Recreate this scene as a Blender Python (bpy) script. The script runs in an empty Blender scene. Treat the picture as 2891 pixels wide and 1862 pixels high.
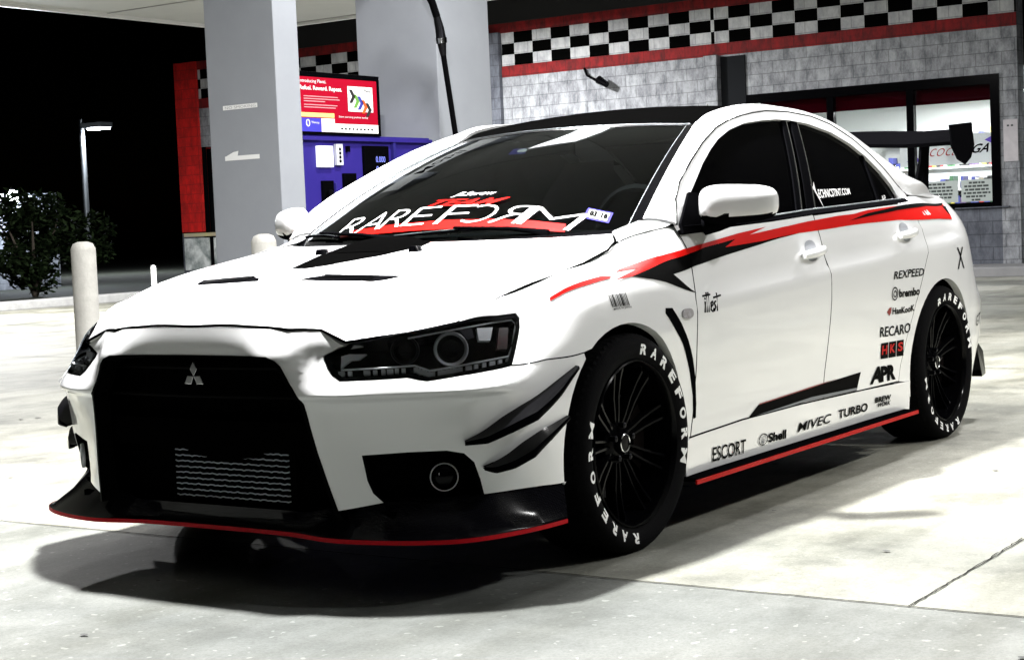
import bpy, bmesh, math, random, sys
import numpy as np
from mathutils import Vector, Matrix
from mathutils.geometry import delaunay_2d_cdt
R = math.radians
rng = random.Random(7)
S = bpy.context.scene
COL = S.collection
# ================================================================ camera, world, lights
cam = bpy.data.cameras.new('camera'); camo = bpy.data.objects.new('camera', cam); COL.objects.link(camo)
d_ = Vector((-0.82645565, -0.55961784, -0.0616354)); r_ = Vector((-0.55799172, 0.82875036, -0.04263897)); u_ = Vector((-0.0749418932, 0.000847175592, 0.997187543))
camo.matrix_world = Matrix(((r_.x, u_.x, -d_.x, 4.30992389), (r_.y, u_.y, -d_.y, 3.38386877), (r_.z, u_.z, -d_.z, 0.98462308), (0, 0, 0, 1)))
cam.sensor_width = 36; cam.lens = 4767.66/2891*36; cam.clip_end = 400
S.camera = camo
w = bpy.data.worlds.new('World'); S.world = w; w.use_nodes = True
nt = w.node_tree; bg = nt.nodes['Background']
sky = nt.nodes.new('ShaderNodeTexSky'); sky.sky_type = 'NISHITA'; sky.sun_disc = False
sky.sun_elevation = R(-9); sky.sun_rotation = R(200)
nt.links.new(sky.outputs[0], bg.inputs[0]); bg.inputs[1].default_value = 0.02
S.view_settings.view_transform = 'Standard'; S.view_settings.look = 'None'
S.view_settings.exposure = 0.85
CAN_Z = 4.45
def area(loc, size, power, col=(1, .995, .98)):
    l = bpy.data.lights.new('canopy_light', 'AREA'); l.shape = 'SQUARE'; l.size = size; l.energy = power; l.color = col
    o = bpy.data.objects.new('canopy_light', l); o.location = loc; COL.objects.link(o); return o
LAMPS = [(.04, -.34, 3500), (-3.3, .2, 260), (-2.2, 5.2, 560), (-6.3, .8, 1150), (-5.4, 5.0, 900), (-5.5, -3.0, 450), (-5.0, -8.2, 200), (-10.6, -7.4, 330), (-16.6, -12.1, 2700), (-12.6, -6.9, 1300), (-10.4, -15.0, 3600)]  # those nearest the shop are added out of view to brighten its wall
for x, y, p in LAMPS: area((x, y, CAN_Z-.075), .26 if p == 3500 else .42, p*.21)
# ================================================================ materials
MATS = {}
def mat(name, col, rough=.5, metal=0., coat=0., spec=.5, emit=None, es=0., alpha=1., noise=None, bump=None, coords='Object'):
    """noise=(scale, amount, col2); bump=(scale, strength)"""
    if name in MATS: return MATS[name]
    m = bpy.data.materials.new(name); m.use_nodes = True; n = m.node_tree; b = n.nodes['Principled BSDF']
    b.inputs['Base Color'].default_value = (*col, 1); b.inputs['Roughness'].default_value = rough; b.inputs['Metallic'].default_value = metal
    b.inputs['Coat Weight'].default_value = coat; b.inputs['Coat Roughness'].default_value = .03; b.inputs['Coat IOR'].default_value = 1.7; b.inputs['Specular IOR Level'].default_value = spec
    b.inputs['Alpha'].default_value = alpha
    if emit: b.inputs['Emission Color'].default_value = (*emit, 1); b.inputs['Emission Strength'].default_value = es
    tc = n.nodes.new('ShaderNodeTexCoord')
    if noise:
        t = n.nodes.new('ShaderNodeTexNoise'); t.inputs['Scale'].default_value = noise[0]; t.inputs['Detail'].default_value = 8; t.inputs['Roughness'].default_value = .65
        n.links.new(tc.outputs[coords], t.inputs['Vector'])
        r = n.nodes.new('ShaderNodeValToRGB'); r.color_ramp.elements[0].position = .5-noise[1]; r.color_ramp.elements[1].position = .5+noise[1]
        r.color_ramp.elements[0].color = (*noise[2], 1); r.color_ramp.elements[1].color = (*col, 1)
        n.links.new(t.outputs['Fac'], r.inputs['Fac']); n.links.new(r.outputs['Color'], b.inputs['Base Color'])
    if bump:
        t = n.nodes.new('ShaderNodeTexNoise'); t.inputs['Scale'].default_value = bump[0]; t.inputs['Detail'].default_value = 6
        n.links.new(tc.outputs[coords], t.inputs['Vector'])
        k = n.nodes.new('ShaderNodeBump'); k.inputs['Strength'].default_value = bump[1]; k.inputs['Distance'].default_value = .01
        n.links.new(t.outputs['Fac'], k.inputs['Height']); n.links.new(k.outputs['Normal'], b.inputs['Normal'])
    MATS[name] = m; return m
paint = mat('pearl_white_paint', (.80, .80, .81), .30, 0, 1., noise=(3.0, .45, (.77, .775, .785)))
black = mat('black_paint', (.0015, .0015, .002), .13, 0, 0, spec=.09)
roofm = mat('black_roof_wrap', (.001, .001, .001), .3, spec=0.)
bright = mat('lamp_reflector', (.80, .82, .86), .3, .15)
satin = mat('black_plastic', (.0025, .0025, .003), .6, bump=(300, .05), spec=0.)
spokem = mat('black_rim', (.002, .002, .0025), .16, spec=.035)
void = mat('dark_cavity', (.001, .001, .001), 1., spec=0.)
rubber = mat('tyre_rubber', (.0035, .0035, .004), .8, bump=(180, .15), spec=.04)
white = mat('white_vinyl', (.82, .82, .82), .45)
redv = mat('red_vinyl', (.48, .003, .0015), .4, spec=.08, noise=(14, .4, (.42, .003, .0015)))
blackv = mat('black_vinyl', (.001, .001, .001), .5, spec=.015)
seal = mat('panel_gap', (.0015,.0015,.0015), 1., spec=0.)
greyv = mat('grey_vinyl', (.16, .17, .19), .4)
redlip = mat('red_trim', (.55, .003, .010), .5, spec=.1, noise=(60, .35, (.30, .002, .006)))
chrome = mat('chrome', (.85, .86, .88), .12, 1.)
alu = mat('aluminium', (.42, .45, .48), .35, 1., bump=(200, .3))
gunm = mat('dark_metal', (.02, .02, .024), .3, .9)
def tinted(name, tint, rough=.02, ior=1.5):
    m = bpy.data.materials.new(name); m.use_nodes = True; n = m.node_tree; n.nodes.clear()
    o = n.nodes.new('ShaderNodeOutputMaterial'); mx = n.nodes.new('ShaderNodeMixShader'); t = n.nodes.new('ShaderNodeBsdfTransparent'); g = n.nodes.new('ShaderNodeBsdfGlossy'); f = n.nodes.new('ShaderNodeFresnel')
    f.inputs[0].default_value = ior; t.inputs[0].default_value = (*tint, 1); g.inputs['Roughness'].default_value = rough; g.inputs[0].default_value = (.9, .95, 1, 1)
    n.links.new(f.outputs[0], mx.inputs[0]); n.links.new(t.outputs[0], mx.inputs[1]); n.links.new(g.outputs[0], mx.inputs[2]); n.links.new(mx.outputs[0], o.inputs[0])
    return m
glass_ws = tinted('windscreen_glass', (.16, .18, .18), ior=1.22); glass_dark = mat('tinted_glass', (.0008, .0008, .001), .08, spec=.006); glass_clear = tinted('clear_lens', (.97, .98, 1), ior=1.25); glass_shop = tinted('shop_glass', (.92, .95, .95))
def carbon():
    m = mat('carbon_fibre', (.002, .002, .003), .16, 0, 0, spec=.12); n = m.node_tree; b = n.nodes['Principled BSDF']
    tc = n.nodes.new('ShaderNodeTexCoord'); mp = n.nodes.new('ShaderNodeMapping'); mp.inputs['Rotation'].default_value = (0, R(45), R(45)); ck = n.nodes.new('ShaderNodeTexChecker'); ck.inputs['Scale'].default_value = 240
    ck.inputs[1].default_value = (.002, .002, .003, 1); ck.inputs[2].default_value = (.006, .006, .008, 1)
    n.links.new(tc.outputs['Object'], mp.inputs[0]); n.links.new(mp.outputs[0], ck.inputs['Vector']); n.links.new(ck.outputs[0], b.inputs['Base Color']); return m
carb = carbon()
# ================================================================ object helpers
def link(name, me, parent=None, m=None):
    o = bpy.data.objects.new(name, me); COL.objects.link(o)
    if m is not None:
        for q in (m if isinstance(m, (list, tuple)) else [m]): me.materials.append(q)
    if parent is not None: o.parent = parent
    return o
def tag(o, label=None, cat=None, group=None, kind=None):
    if label: o['label'] = label
    if cat: o['category'] = cat
    if group: o['group'] = group
    if kind: o['kind'] = kind
    return o
def thing(name, label, cat, loc=(0, 0, 0), group=None):
    o = bpy.data.objects.new(name, None); o.empty_display_size = .1; o.location = loc; COL.objects.link(o); return tag(o, label, cat, group)
class MB:
    """collects shapes into one mesh; coordinates are relative to the parent's base"""
    def __init__(s): s.v = []; s.f = []; s.mi = []; s.cur = 0
    def add(s, vs, fs):
        k = len(s.v); s.v += [tuple(map(float, p)) for p in vs]; s.f += [tuple(i+k for i in f) for f in fs]; s.mi += [s.cur]*len(fs); return s
    def box(s, a, b):
        x0, y0, z0 = a; x1, y1, z1 = b
        return s.add([(x0,y0,z0),(x1,y0,z0),(x1,y1,z0),(x0,y1,z0),(x0,y0,z1),(x1,y0,z1),(x1,y1,z1),(x0,y1,z1)], [(0,3,2,1),(4,5,6,7),(0,1,5,4),(1,2,6,5),(2,3,7,6),(3,0,4,7)])
    def tube(s, pts, r, n=12, cap=True):
        pts = [Vector(p) for p in pts]; rs = r if isinstance(r, (list, tuple)) else [r]*len(pts); vs = []; up = Vector((0.13, .21, 1)).normalized()
        for i, p in enumerate(pts):
            t = (pts[min(i+1, len(pts)-1)]-pts[max(i-1, 0)]).normalized()
            a = t.cross(up); a = a.normalized() if a.length > 1e-3 else Vector((1, 0, 0)); b = t.cross(a)
            vs += [p+(a*math.cos(q)+b*math.sin(q))*rs[i] for q in [2*math.pi*j/n for j in range(n)]]
        fs = [(i*n+j, i*n+(j+1) % n, (i+1)*n+(j+1) % n, (i+1)*n+j) for i in range(len(pts)-1) for j in range(n)]
        if cap: fs += [tuple(range(n))[::-1], tuple(range((len(pts)-1)*n, len(pts)*n))]
        return s.add(vs, fs)
    def lathe(s, prof, axis='z', c=(0, 0, 0), n=48):
        """prof = [(radius, height)]"""
        vs = []
        for r, h in prof:
            for j in range(n):
                a = 2*math.pi*j/n; p, q = r*math.cos(a), r*math.sin(a)
                vs.append((c[0]+p, c[1]+q, c[2]+h) if axis == 'z' else (c[0]+p, c[1]+h, c[2]-q) if axis == 'y' else (c[0]+h, c[1]+p, c[2]+q))
        return s.add(vs, [(i*n+j, i*n+(j+1) % n, (i+1)*n+(j+1) % n, (i+1)*n+j) for i in range(len(prof)-1) for j in range(n)])
    def prism(s, poly, f, d):
        """poly of 2D points, f maps (a,b,depth) to 3D, d=(d0,d1)"""
        n = len(poly); return s.add([f(a, b, d[0]) for a, b in poly]+[f(a, b, d[1]) for a, b in poly], [tuple(range(n))[::-1], tuple(range(n, 2*n))]+[(i, (i+1) % n, n+(i+1) % n, n+i) for i in range(n)])
    def loft(s, rows, closed=False):
        n = len(rows[0]); k = n if closed else n-1
        return s.add([p for r in rows for p in r], [(i*n+j, i*n+(j+1) % n, (i+1)*n+(j+1) % n, (i+1)*n+j) for i in range(len(rows)-1) for j in range(k)])
    def build(s, name, m, parent=None, smooth=None, bevel=0, mirror=False):
        me = bpy.data.meshes.new(name); me.from_pydata([(x, -y, z) for x, y, z in s.v] if mirror else s.v, [], s.f); me.validate()
        bm = bmesh.new(); bm.from_mesh(me); bmesh.ops.recalc_face_normals(bm, faces=bm.faces)
        if bevel: bmesh.ops.bevel(bm, geom=[e for e in bm.edges if len(e.link_faces) == 2 and e.calc_face_angle(0) > .6], offset=bevel, segments=2, affect='EDGES', profile=.6)
        bm.to_mesh(me); bm.free()
        if len(s.mi) == len(me.polygons) and any(s.mi):
            for p, q in zip(me.polygons, s.mi): p.material_index = q
        o = link(name, me, parent, m)
        if smooth is not None:
            me.shade_smooth(); me.set_sharp_from_angle(angle=R(smooth))
        return o
# ---------------------------------------------------------------- surface nets
class Net:
    """Smooth surface through a grid of measured body points (x forward, y left, z up)."""
    def __init__(s, pts, uk=None, vk=None):
        s.P = np.array(pts, float)
        nu, nv = s.P.shape[:2]
        if uk is None:
            d = np.linalg.norm(np.diff(s.P, axis=0), axis=2).mean(1); uk = np.concatenate([[0], np.cumsum(d)])
        if vk is None:
            d = np.linalg.norm(np.diff(s.P, axis=1), axis=2).mean(0); vk = np.concatenate([[0], np.cumsum(d)])
        s.uk = np.array(uk, float); s.vk = np.array(vk, float)
        s.grid = None
    @staticmethod
    def _tan(k, P):
        h = np.diff(k); sl = np.diff(P, axis=0)/h[:, None]
        T = np.zeros_like(P)
        T[1:-1] = (h[1:, None]*sl[:-1]+h[:-1, None]*sl[1:])/(h[1:]+h[:-1])[:, None]
        T[0] = 1.5*sl[0]-.5*T[1]; T[-1] = 1.5*sl[-1]-.5*T[-2]
        return T
    @staticmethod
    def _w(k, x):
        i = np.clip(np.searchsorted(k, x, side='right')-1, 0, len(k)-2)
        h = k[i+1]-k[i]; t = (x-k[i])/h
        return i, h, t
    @staticmethod
    def _herm(P0, P1, T0, T1, h, t):
        t = t[:, None]; h = h[:, None]; t2 = t*t; t3 = t2*t
        return (2*t3-3*t2+1)*P0+(t3-2*t2+t)*h*T0+(-2*t3+3*t2)*P1+(t3-t2)*h*T1
    def ev(s, uv):
        uv = np.atleast_2d(np.asarray(uv, float))
        if not hasattr(s, 'TV'):
            nu, nv = s.P.shape[:2]
            flat = s.P.transpose(1, 0, 2).reshape(nv, -1)
            s.TV = Net._tan(s.vk, flat).reshape(nv, nu, 3).transpose(1, 0, 2)
            s.TU = Net._tan(s.uk, s.P.reshape(nu, -1)).reshape(nu, nv, 3)
            s.TUV = Net._tan(s.uk, s.TV.reshape(nu, -1)).reshape(nu, nv, 3)
        u = np.clip(uv[:, 0], s.uk[0], s.uk[-1]); v = np.clip(uv[:, 1], s.vk[0], s.vk[-1])
        i, hu, tu = Net._w(s.uk, u); j, hv, tv = Net._w(s.vk, v)
        A = Net._herm(s.P[i, j], s.P[i+1, j], s.TU[i, j], s.TU[i+1, j], hu, tu)
        B = Net._herm(s.P[i, j+1], s.P[i+1, j+1], s.TU[i, j+1], s.TU[i+1, j+1], hu, tu)
        TA = Net._herm(s.TV[i, j], s.TV[i+1, j], s.TUV[i, j], s.TUV[i+1, j], hu, tu)
        TB = Net._herm(s.TV[i, j+1], s.TV[i+1, j+1], s.TUV[i, j+1], s.TUV[i+1, j+1], hu, tu)
        R = Net._herm(A, B, TA, TB, hv, tv)
        R += s.ext(uv, u, v)
        return R
    def ext(s, uv, u, v):
        return 0
    def normal(s, uv):
        e = 1e-4; uv = np.atleast_2d(np.asarray(uv, float))
        uv = np.stack([np.clip(uv[:, 0], s.uk[0]+e, s.uk[-1]-e), np.clip(uv[:, 1], s.vk[0]+e, s.vk[-1]-e)], 1)
        a = s.ev(uv+[e, 0])-s.ev(uv-[e, 0]); b = s.ev(uv+[0, e])-s.ev(uv-[0, e])
        n = np.cross(a, b); n /= np.linalg.norm(n, axis=1)[:, None]+1e-12
        return n*s.sign if hasattr(s, 'sign') else n
    def _g(s):
        if s.grid is None:
            U = np.linspace(s.uk[0], s.uk[-1], 260); V = np.linspace(s.vk[0], s.vk[-1], 110)
            uv = np.stack(np.meshgrid(U, V, indexing='ij'), -1).reshape(-1, 2)
            s.grid = (uv, s.ev(uv))
        return s.grid
    def inv(s, pts, w=(1, 1, 1)):
        """nearest (u,v) of 3D points; w=(1,0,1) ignores y, i.e. a side elevation"""
        uv, G = s._g(); out = []; w = np.array(w, float)
        lo = np.array([s.uk[0], s.vk[0]]); hi = np.array([s.uk[-1], s.vk[-1]])
        for p in pts:
            p = np.array(tuple(p)+(0.,)*(3-len(p)), float)
            q = uv[np.argmin((((G-p)*w)**2).sum(1))].copy()
            for _ in range(6):
                e = 1e-4; c = np.clip(q, lo+e, hi-e)
                r = ((p-s.ev(q)[0])*w)
                J = np.stack([(s.ev(c+[e, 0])-s.ev(c-[e, 0]))[0]*w, (s.ev(c+[0, e])-s.ev(c-[0, e]))[0]*w], 1)/(2*e)
                st = np.linalg.lstsq(J.T@J+1e-9*np.eye(2), J.T@r, rcond=None)[0]
                q = np.clip(q+np.clip(st, -.05, .05), lo, hi)
            out.append(q)
        return np.array(out)
    def side(s, xz):
        return s.inv([(x, 0, z) for x, z in xz], (1, 0, 1))
    def top(s, xy):
        return s.inv([(x, y, 0) for x, y in xy], (1, 1, 0))

# --- lower body: from the centre of the nose round the corner, along the side, round to the tail
def front(y, xs, zs): return [(x, y, z) for x, z in zip(xs, zs)]
ZF = [.215, .30, .38, .46, .535, .553, .60, .65, .69, .735]
def sd(x, ys, zs): return [(x, y, z) for y, z in zip(ys, zs)]
BODY = [
 front(0,   [.872,.888,.903,.916,.930,.935,.941,.941,.936,.922], ZF[:-1]+[.740]),
 front(.20, [.870,.885,.900,.914,.930,.936,.939,.938,.932,.914], ZF[:-1]+[.737]),
 front(.36, [.874,.888,.903,.916,.929,.934,.932,.926,.905,.868], ZF[:-1]+[.730]),
 front(.42, [.872,.884,.894,.903,.914,.925,.905,.875,.862,.842], ZF[:-1]+[.725]),
 front(.50, [.836,.846,.854,.866,.884,.909,.872,.850,.842,.838], ZF[:-2]+[.675,.690]),
 front(.60, [.772,.784,.794,.810,.836,.862,.828,.795,.770,.745], ZF[:-2]+[.69,.712]),
 front(.70, [.695,.712,.726,.742,.764,.788,.748,.705,.66,.62], ZF[:-2]+[.705,.734]),
 [(.60,.775,.215),(.635,.785,.30),(.655,.793,.38),(.664,.797,.46),(.674,.802,.535),(.690,.810,.555),(.645,.792,.60),(.59,.772,.66),(.545,.757,.72),(.51,.742,.78)],
 [(.48,.845,.215),(.50,.858,.30),(.515,.865,.38),(.53,.868,.46),(.54,.868,.53),(.535,.866,.562),(.51,.850,.61),(.46,.822,.68),(.42,.795,.745),(.39,.766,.805)],
 [(.37,.880,.20),(.38,.885,.29),(.38,.888,.38),(.38,.890,.46),(.375,.888,.53),(.37,.885,.575),(.355,.872,.64),(.33,.846,.71),(.30,.812,.775),(.285,.777,.828)],
 sd(.20, [.880,.880,.885,.892,.895,.893,.882,.860,.825,.780], [.2,.3,.4,.50,.57,.62,.68,.75,.805,.847]),
 sd(0,   [.880,.880,.888,.895,.900,.902,.893,.870,.832,.778], [.2,.3,.4,.52,.60,.65,.71,.78,.835,.872]),
 sd(-.18,[.880,.880,.884,.890,.895,.898,.890,.868,.825,.745], [.2,.3,.4,.52,.60,.645,.70,.78,.85,.917]),
 sd(-.30,[.872,.875,.877,.884,.889,.891,.888,.872,.830,.745], [.17,.29,.4,.52,.60,.645,.705,.77,.86,.938]),
 sd(-.42,[.866,.872,.873,.882,.887,.889,.887,.874,.845,.790], [.17,.29,.38,.50,.60,.66,.710,.76,.86,.958]),
 sd(-.75,[.864,.872,.873,.885,.893,.896,.895,.877,.860,.828], [.17,.29,.38,.50,.60,.67,.728,.775,.87,.972]),
 sd(-1.1,[.864,.872,.874,.887,.897,.900,.899,.881,.864,.832], [.17,.29,.38,.50,.61,.69,.748,.79,.88,.985]),
 sd(-1.44,[.864,.872,.874,.887,.898,.902,.900,.882,.865,.834], [.17,.29,.38,.50,.62,.71,.767,.805,.89,.997]),
 sd(-1.9,[.864,.874,.876,.888,.898,.902,.900,.883,.867,.832], [.17,.29,.38,.50,.63,.73,.79,.825,.91,1.012]),
 sd(-2.2,[.870,.878,.882,.892,.899,.903,.900,.890,.868,.825], [.17,.29,.38,.50,.62,.74,.806,.84,.92,1.024]),
 sd(-2.45,[.875,.882,.888,.896,.903,.905,.900,.888,.862,.800], [.17,.29,.40,.52,.63,.74,.818,.85,.93,1.035]),
 sd(-2.65,[.875,.882,.890,.898,.905,.905,.900,.885,.855,.775], [.17,.29,.42,.55,.65,.75,.826,.86,.94,1.035]),
 sd(-2.85,[.870,.878,.886,.894,.899,.898,.893,.878,.842,.755], [.17,.29,.40,.52,.63,.74,.830,.865,.94,1.025]),
 sd(-3.0, [.862,.872,.880,.884,.888,.886,.880,.868,.832,.745], [.19,.30,.40,.50,.60,.70,.80,.865,.94,1.028]),
 [(-3.13,.838,.21),(-3.14,.850,.30),(-3.15,.860,.40),(-3.15,.866,.50),(-3.15,.868,.58),(-3.14,.862,.66),(-3.13,.852,.76),(-3.12,.838,.86),(-3.11,.805,.94),(-3.10,.735,1.022)],
 [(-3.20,.80,.22),(-3.27,.805,.30),(-3.33,.812,.40),(-3.36,.812,.50),(-3.36,.810,.57),(-3.28,.805,.64),(-3.24,.795,.76),(-3.22,.785,.86),(-3.20,.76,.935),(-3.17,.70,1.012)],
 [(-3.32,.70,.22),(-3.40,.715,.30),(-3.46,.725,.40),(-3.50,.73,.50),(-3.49,.725,.57),(-3.42,.715,.64),(-3.38,.71,.76),(-3.36,.705,.86),(-3.33,.69,.94),(-3.28,.65,1.0)],
 [(-3.40,.50,.22),(-3.46,.50,.30),(-3.52,.50,.40),(-3.56,.50,.50),(-3.55,.50,.57),(-3.48,.50,.64),(-3.45,.50,.76),(-3.44,.50,.86),(-3.41,.50,.95),(-3.36,.50,.995)],
 [(-3.42,.25,.22),(-3.48,.25,.30),(-3.54,.25,.40),(-3.58,.25,.50),(-3.57,.25,.57),(-3.50,.25,.64),(-3.47,.25,.76),(-3.46,.25,.86),(-3.44,.25,.95),(-3.40,.25,.995)],
 [(-3.43,0,.22),(-3.49,0,.30),(-3.55,0,.40),(-3.59,0,.50),(-3.58,0,.57),(-3.51,0,.64),(-3.48,0,.76),(-3.47,0,.86),(-3.45,0,.95),(-3.41,0,.995)],
]
BODY = [[(x, -y, z) for x, y, z in BODY[1]]]+BODY
body = Net(BODY); body.uk -= body.uk[1]; body.sign = 1
# --- bonnet: rows along x (nose to cowl), columns across y
HX = [.96, .88, .80, .70, .60, .50, .38, .25, .10, -.05, -.18, -.30]
HY = [0, .20, .40, .50, .60, .70, .745, .79]
HZ = [
 [.722,.718,.680,.640,.60,.57,.56,.55],
 [.757,.752,.716,.678,.640,.61,.60,.585],
 [.784,.780,.748,.715,.680,.645,.633,.615],
 [.813,.809,.785,.756,.724,.694,.680,.660],
 [.837,.834,.815,.792,.768,.741,.726,.700],
 [.858,.855,.840,.823,.806,.790,.775,.745],
 [.880,.877,.864,.853,.843,.834,.818,.785],
 [.900,.897,.886,.878,.872,.865,.850,.818],
 [.922,.919,.909,.903,.897,.890,.877,.850],
 [.940,.938,.930,.924,.919,.912,.902,.875],
 [.954,.952,.946,.941,.936,.930,.922,.900],
 [.963,.961,.957,.954,.951,.946,.940,.925],
]
HYF = [-y for y in HY[:0:-1]]+HY
bonnet = Net([[(x, y, z) for y, z in zip(HYF, r[:0:-1]+r)] for x, r in zip(HX, HZ)]); bonnet.sign = -1
# --- greenhouse side (window plane and pillars)
GX = [-.30, -.55, -.80, -1.05, -1.35, -1.70, -2.05, -2.40, -2.65, -2.85]
GZ = [.93, 1.02, 1.12, 1.22, 1.30, 1.35, 1.385, 1.405, 1.43]
def gy(x, z):
    b = .815 if x > -2.0 else .815-.06*((-x-2.0)/.85)**2
    t = (z-.97)
    y = b-.38*t-.30*max(t, 0)**2
    return y
glasshouse = Net([[(x, gy(x, z), z) for z in GZ] for x in GX]); glasshouse.sign = 1

def smooth(t): return t*t*(3-2*t)
WT = [-.10, 0, .25, .5, .75, 1.0]; WY = [-1, -.9, -.75, -.6, -.45, -.3, -.15, 0, .15, .30, .45, .60, .75, .9, 1.0]
def wpt(t, c):
    yb, yt = .70, .52
    sgn = -1 if c < 0 else 1; c = abs(c)
    y = c*(yb+(yt-yb)*t)
    xb = -.235-.19*c**2.6; xt = -1.055-.095*c**2.2
    zb = .968+.016*c*c; zt = 1.337-.017*c*c
    bow = .030*(1-c*c*.3)*4*t*(1-t)
    return (xb+(xt-xb)*t+bow*.45, sgn*(y+.01*4*t*(1-t)*c), zb+(zt-zb)*t+bow)
windscreen = Net([[wpt(t, c) for c in WY] for t in WT]); windscreen.sign = -1
# ================================================================ panels cut from the surface nets
def inpoly(P, poly):
    x, y = P[:, 0], P[:, 1]; c = np.zeros(len(P), bool); n = len(poly)
    for i in range(n):
        x0, y0 = poly[i]; x1, y1 = poly[(i+1) % n]
        k = ((y0 > y) != (y1 > y)); 
        if y0 != y1: c ^= k & (x < (x1-x0)*(y-y0)/(y1-y0)+x0)
    return c
def edist(P, poly):
    m = np.full(len(P), 1e9); n = len(poly)
    for i in range(n):
        a = poly[i]; b = poly[(i+1) % n]; ab = b-a; t = np.clip(((P-a)@ab)/(ab@ab+1e-12), 0, 1); m = np.minimum(m, np.linalg.norm(P-(a+t[:, None]*ab), axis=1))
    return m
def resample(poly, st):
    o = []; n = len(poly)
    for i in range(n):
        a = poly[i]; b = poly[(i+1) % n]; k = max(1, int(np.ceil(np.linalg.norm(b-a)/st)))
        o += [a+(b-a)*j/k for j in range(k)]
    return np.array(o)
def inset(poly, d):
    n = len(poly); A = .5*sum(poly[i][0]*poly[(i+1) % n][1]-poly[(i+1) % n][0]*poly[i][1] for i in range(n)); s = 1 if A > 0 else -1; o = []
    for i in range(n):
        e0 = poly[i]-poly[i-1]; e1 = poly[(i+1) % n]-poly[i]
        n0 = np.array([-e0[1], e0[0]])/(np.linalg.norm(e0)+1e-9); n1 = np.array([-e1[1], e1[0]])/(np.linalg.norm(e1)+1e-9)
        m = n0+n1; L = np.linalg.norm(m); m = m/L if L > .2 else n0; o.append(poly[i]+s*d*m/max(.5, float(m@n0)))
    return np.array(o)
def rounded(pts, k=2):
    P = np.array(pts, float)
    for _ in range(k):
        Q = np.roll(P, -1, 0); P = np.stack([.75*P+.25*Q, .25*P+.75*Q], 1).reshape(-1, 2)
    return P
def panel(name, net, poly, m, parent, holes=(), step=.035, gap=.0, off=0., thick=.012, side=1, both=False, rnd=0, label=None):
    """a sheet cut from a net: outline and holes are (u,v) polygons; edges turn inwards by thick"""
    poly = np.array(poly, float)
    if rnd: poly = rounded(poly, rnd)
    if gap:
        z0 = poly[:, 0] < 1e-6; poly = inset(poly, gap)
        if both and z0.any(): poly[z0, 0] = 0
    B = [resample(poly, step)]+[resample(np.array(h, float), step) for h in holes]
    lo = B[0].min(0); hi = B[0].max(0)
    gx, gy_ = np.meshgrid(np.arange(lo[0]+step*.5, hi[0], step), np.arange(lo[1]+step*.5, hi[1], step), indexing='ij'); G = np.stack([gx.ravel(), gy_.ravel()], 1)
    keep = inpoly(G, B[0])
    for h in B[1:]: keep &= ~inpoly(G, h)
    G = G[keep]
    if len(G):
        dm = np.min([edist(G, b) for b in B], axis=0); G = G[dm > step*.35]
    V = np.concatenate(B+[G]); E = []; k = 0
    for b in B: E += [(k+i, k+(i+1) % len(b)) for i in range(len(b))]; k += len(b)
    vo, eo, fo, *_ = delaunay_2d_cdt([Vector(p) for p in V], E, [], 0, 1e-6)
    UV = np.array([tuple(p) for p in vo]); F = np.array([tuple(f) for f in fo])
    cen = UV[F].mean(1); keep = inpoly(cen, B[0])
    for h in B[1:]: keep &= ~inpoly(cen, h)
    F = F[keep]; used = np.unique(F); re = -np.ones(len(UV), int); re[used] = range(len(used)); F = re[F]; UV = UV[used]
    P = net.ev(UV); N = net.normal(UV); P = P+N*off
    # consistent winding with outward normal
    fn = np.cross(P[F[:, 1]]-P[F[:, 0]], P[F[:, 2]]-P[F[:, 0]]); flip = (fn*N[F[:, 0]]).sum(1) < 0; F[flip] = F[flip][:, ::-1]
    Vn = list(P); Nn = list(N); Fs = [tuple(f) for f in F]
    if thick:
        cnt = {}
        for a, b, c in Fs:
            for e in ((a, b), (b, c), (c, a)): cnt[e] = 1
        bd = [e for e in cnt if (e[1], e[0]) not in cnt]
        if both: bd = [e for e in bd if not (abs(P[e[0]][1]) < 1e-3 and abs(P[e[1]][1]) < 1e-3)]
        for a, b in bd:
            t = P[b]-P[a]; en = np.cross(t, N[a]); L = np.linalg.norm(en)
            if L < 1e-9: continue
            en /= L; k = len(Vn); q0 = (en+N[a]); q1 = (en+N[b])
            Vn += [P[a]+0, P[b]+0, P[b]-N[b]*thick, P[a]-N[a]*thick]; Nn += [en]*4
            Fs.append((k+1, k, k+3, k+2))
    Vn = np.array(Vn); Nn = np.array(Nn)
    if side < 0 or both:
        Vm = Vn*[1, -1, 1]; Nm = Nn*[1, -1, 1]; Fm = [tuple(f[::-1]) for f in Fs]
        if both: Fs = Fs+[tuple(i+len(Vn) for i in f) for f in Fm]; Vn = np.concatenate([Vn, Vm]); Nn = np.concatenate([Nn, Nm])
        else: Vn, Nn, Fs = Vm, Nm, Fm
    me = bpy.data.meshes.new(name); me.from_pydata(Vn.tolist(), [], Fs); me.shade_smooth(); me.normals_split_custom_set_from_vertices((Nn/np.linalg.norm(Nn, axis=1)[:, None]).tolist())
    o = link(name, me, parent, m)
    if label: o['label'] = label
    return o
def text_shape(txt, shear=0., bold=0., sp=1.):
    cu = bpy.data.curves.new('t', 'FONT'); cu.body = txt; cu.size = 1; cu.shear = shear; cu.offset = bold; cu.space_character = sp; cu.resolution_u = 3
    ob = bpy.data.objects.new('t', cu); COL.objects.link(ob); dg = bpy.context.evaluated_depsgraph_get(); dg.update(); me = bpy.data.meshes.new_from_object(ob.evaluated_get(dg))
    v = np.array([tuple(p.co)[:2] for p in me.vertices]) if len(me.vertices) else np.zeros((0, 2)); f = [tuple(p.vertices) for p in me.polygons]
    bpy.data.objects.remove(ob); bpy.data.curves.remove(cu); bpy.data.meshes.remove(me)
    return v, f
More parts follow.
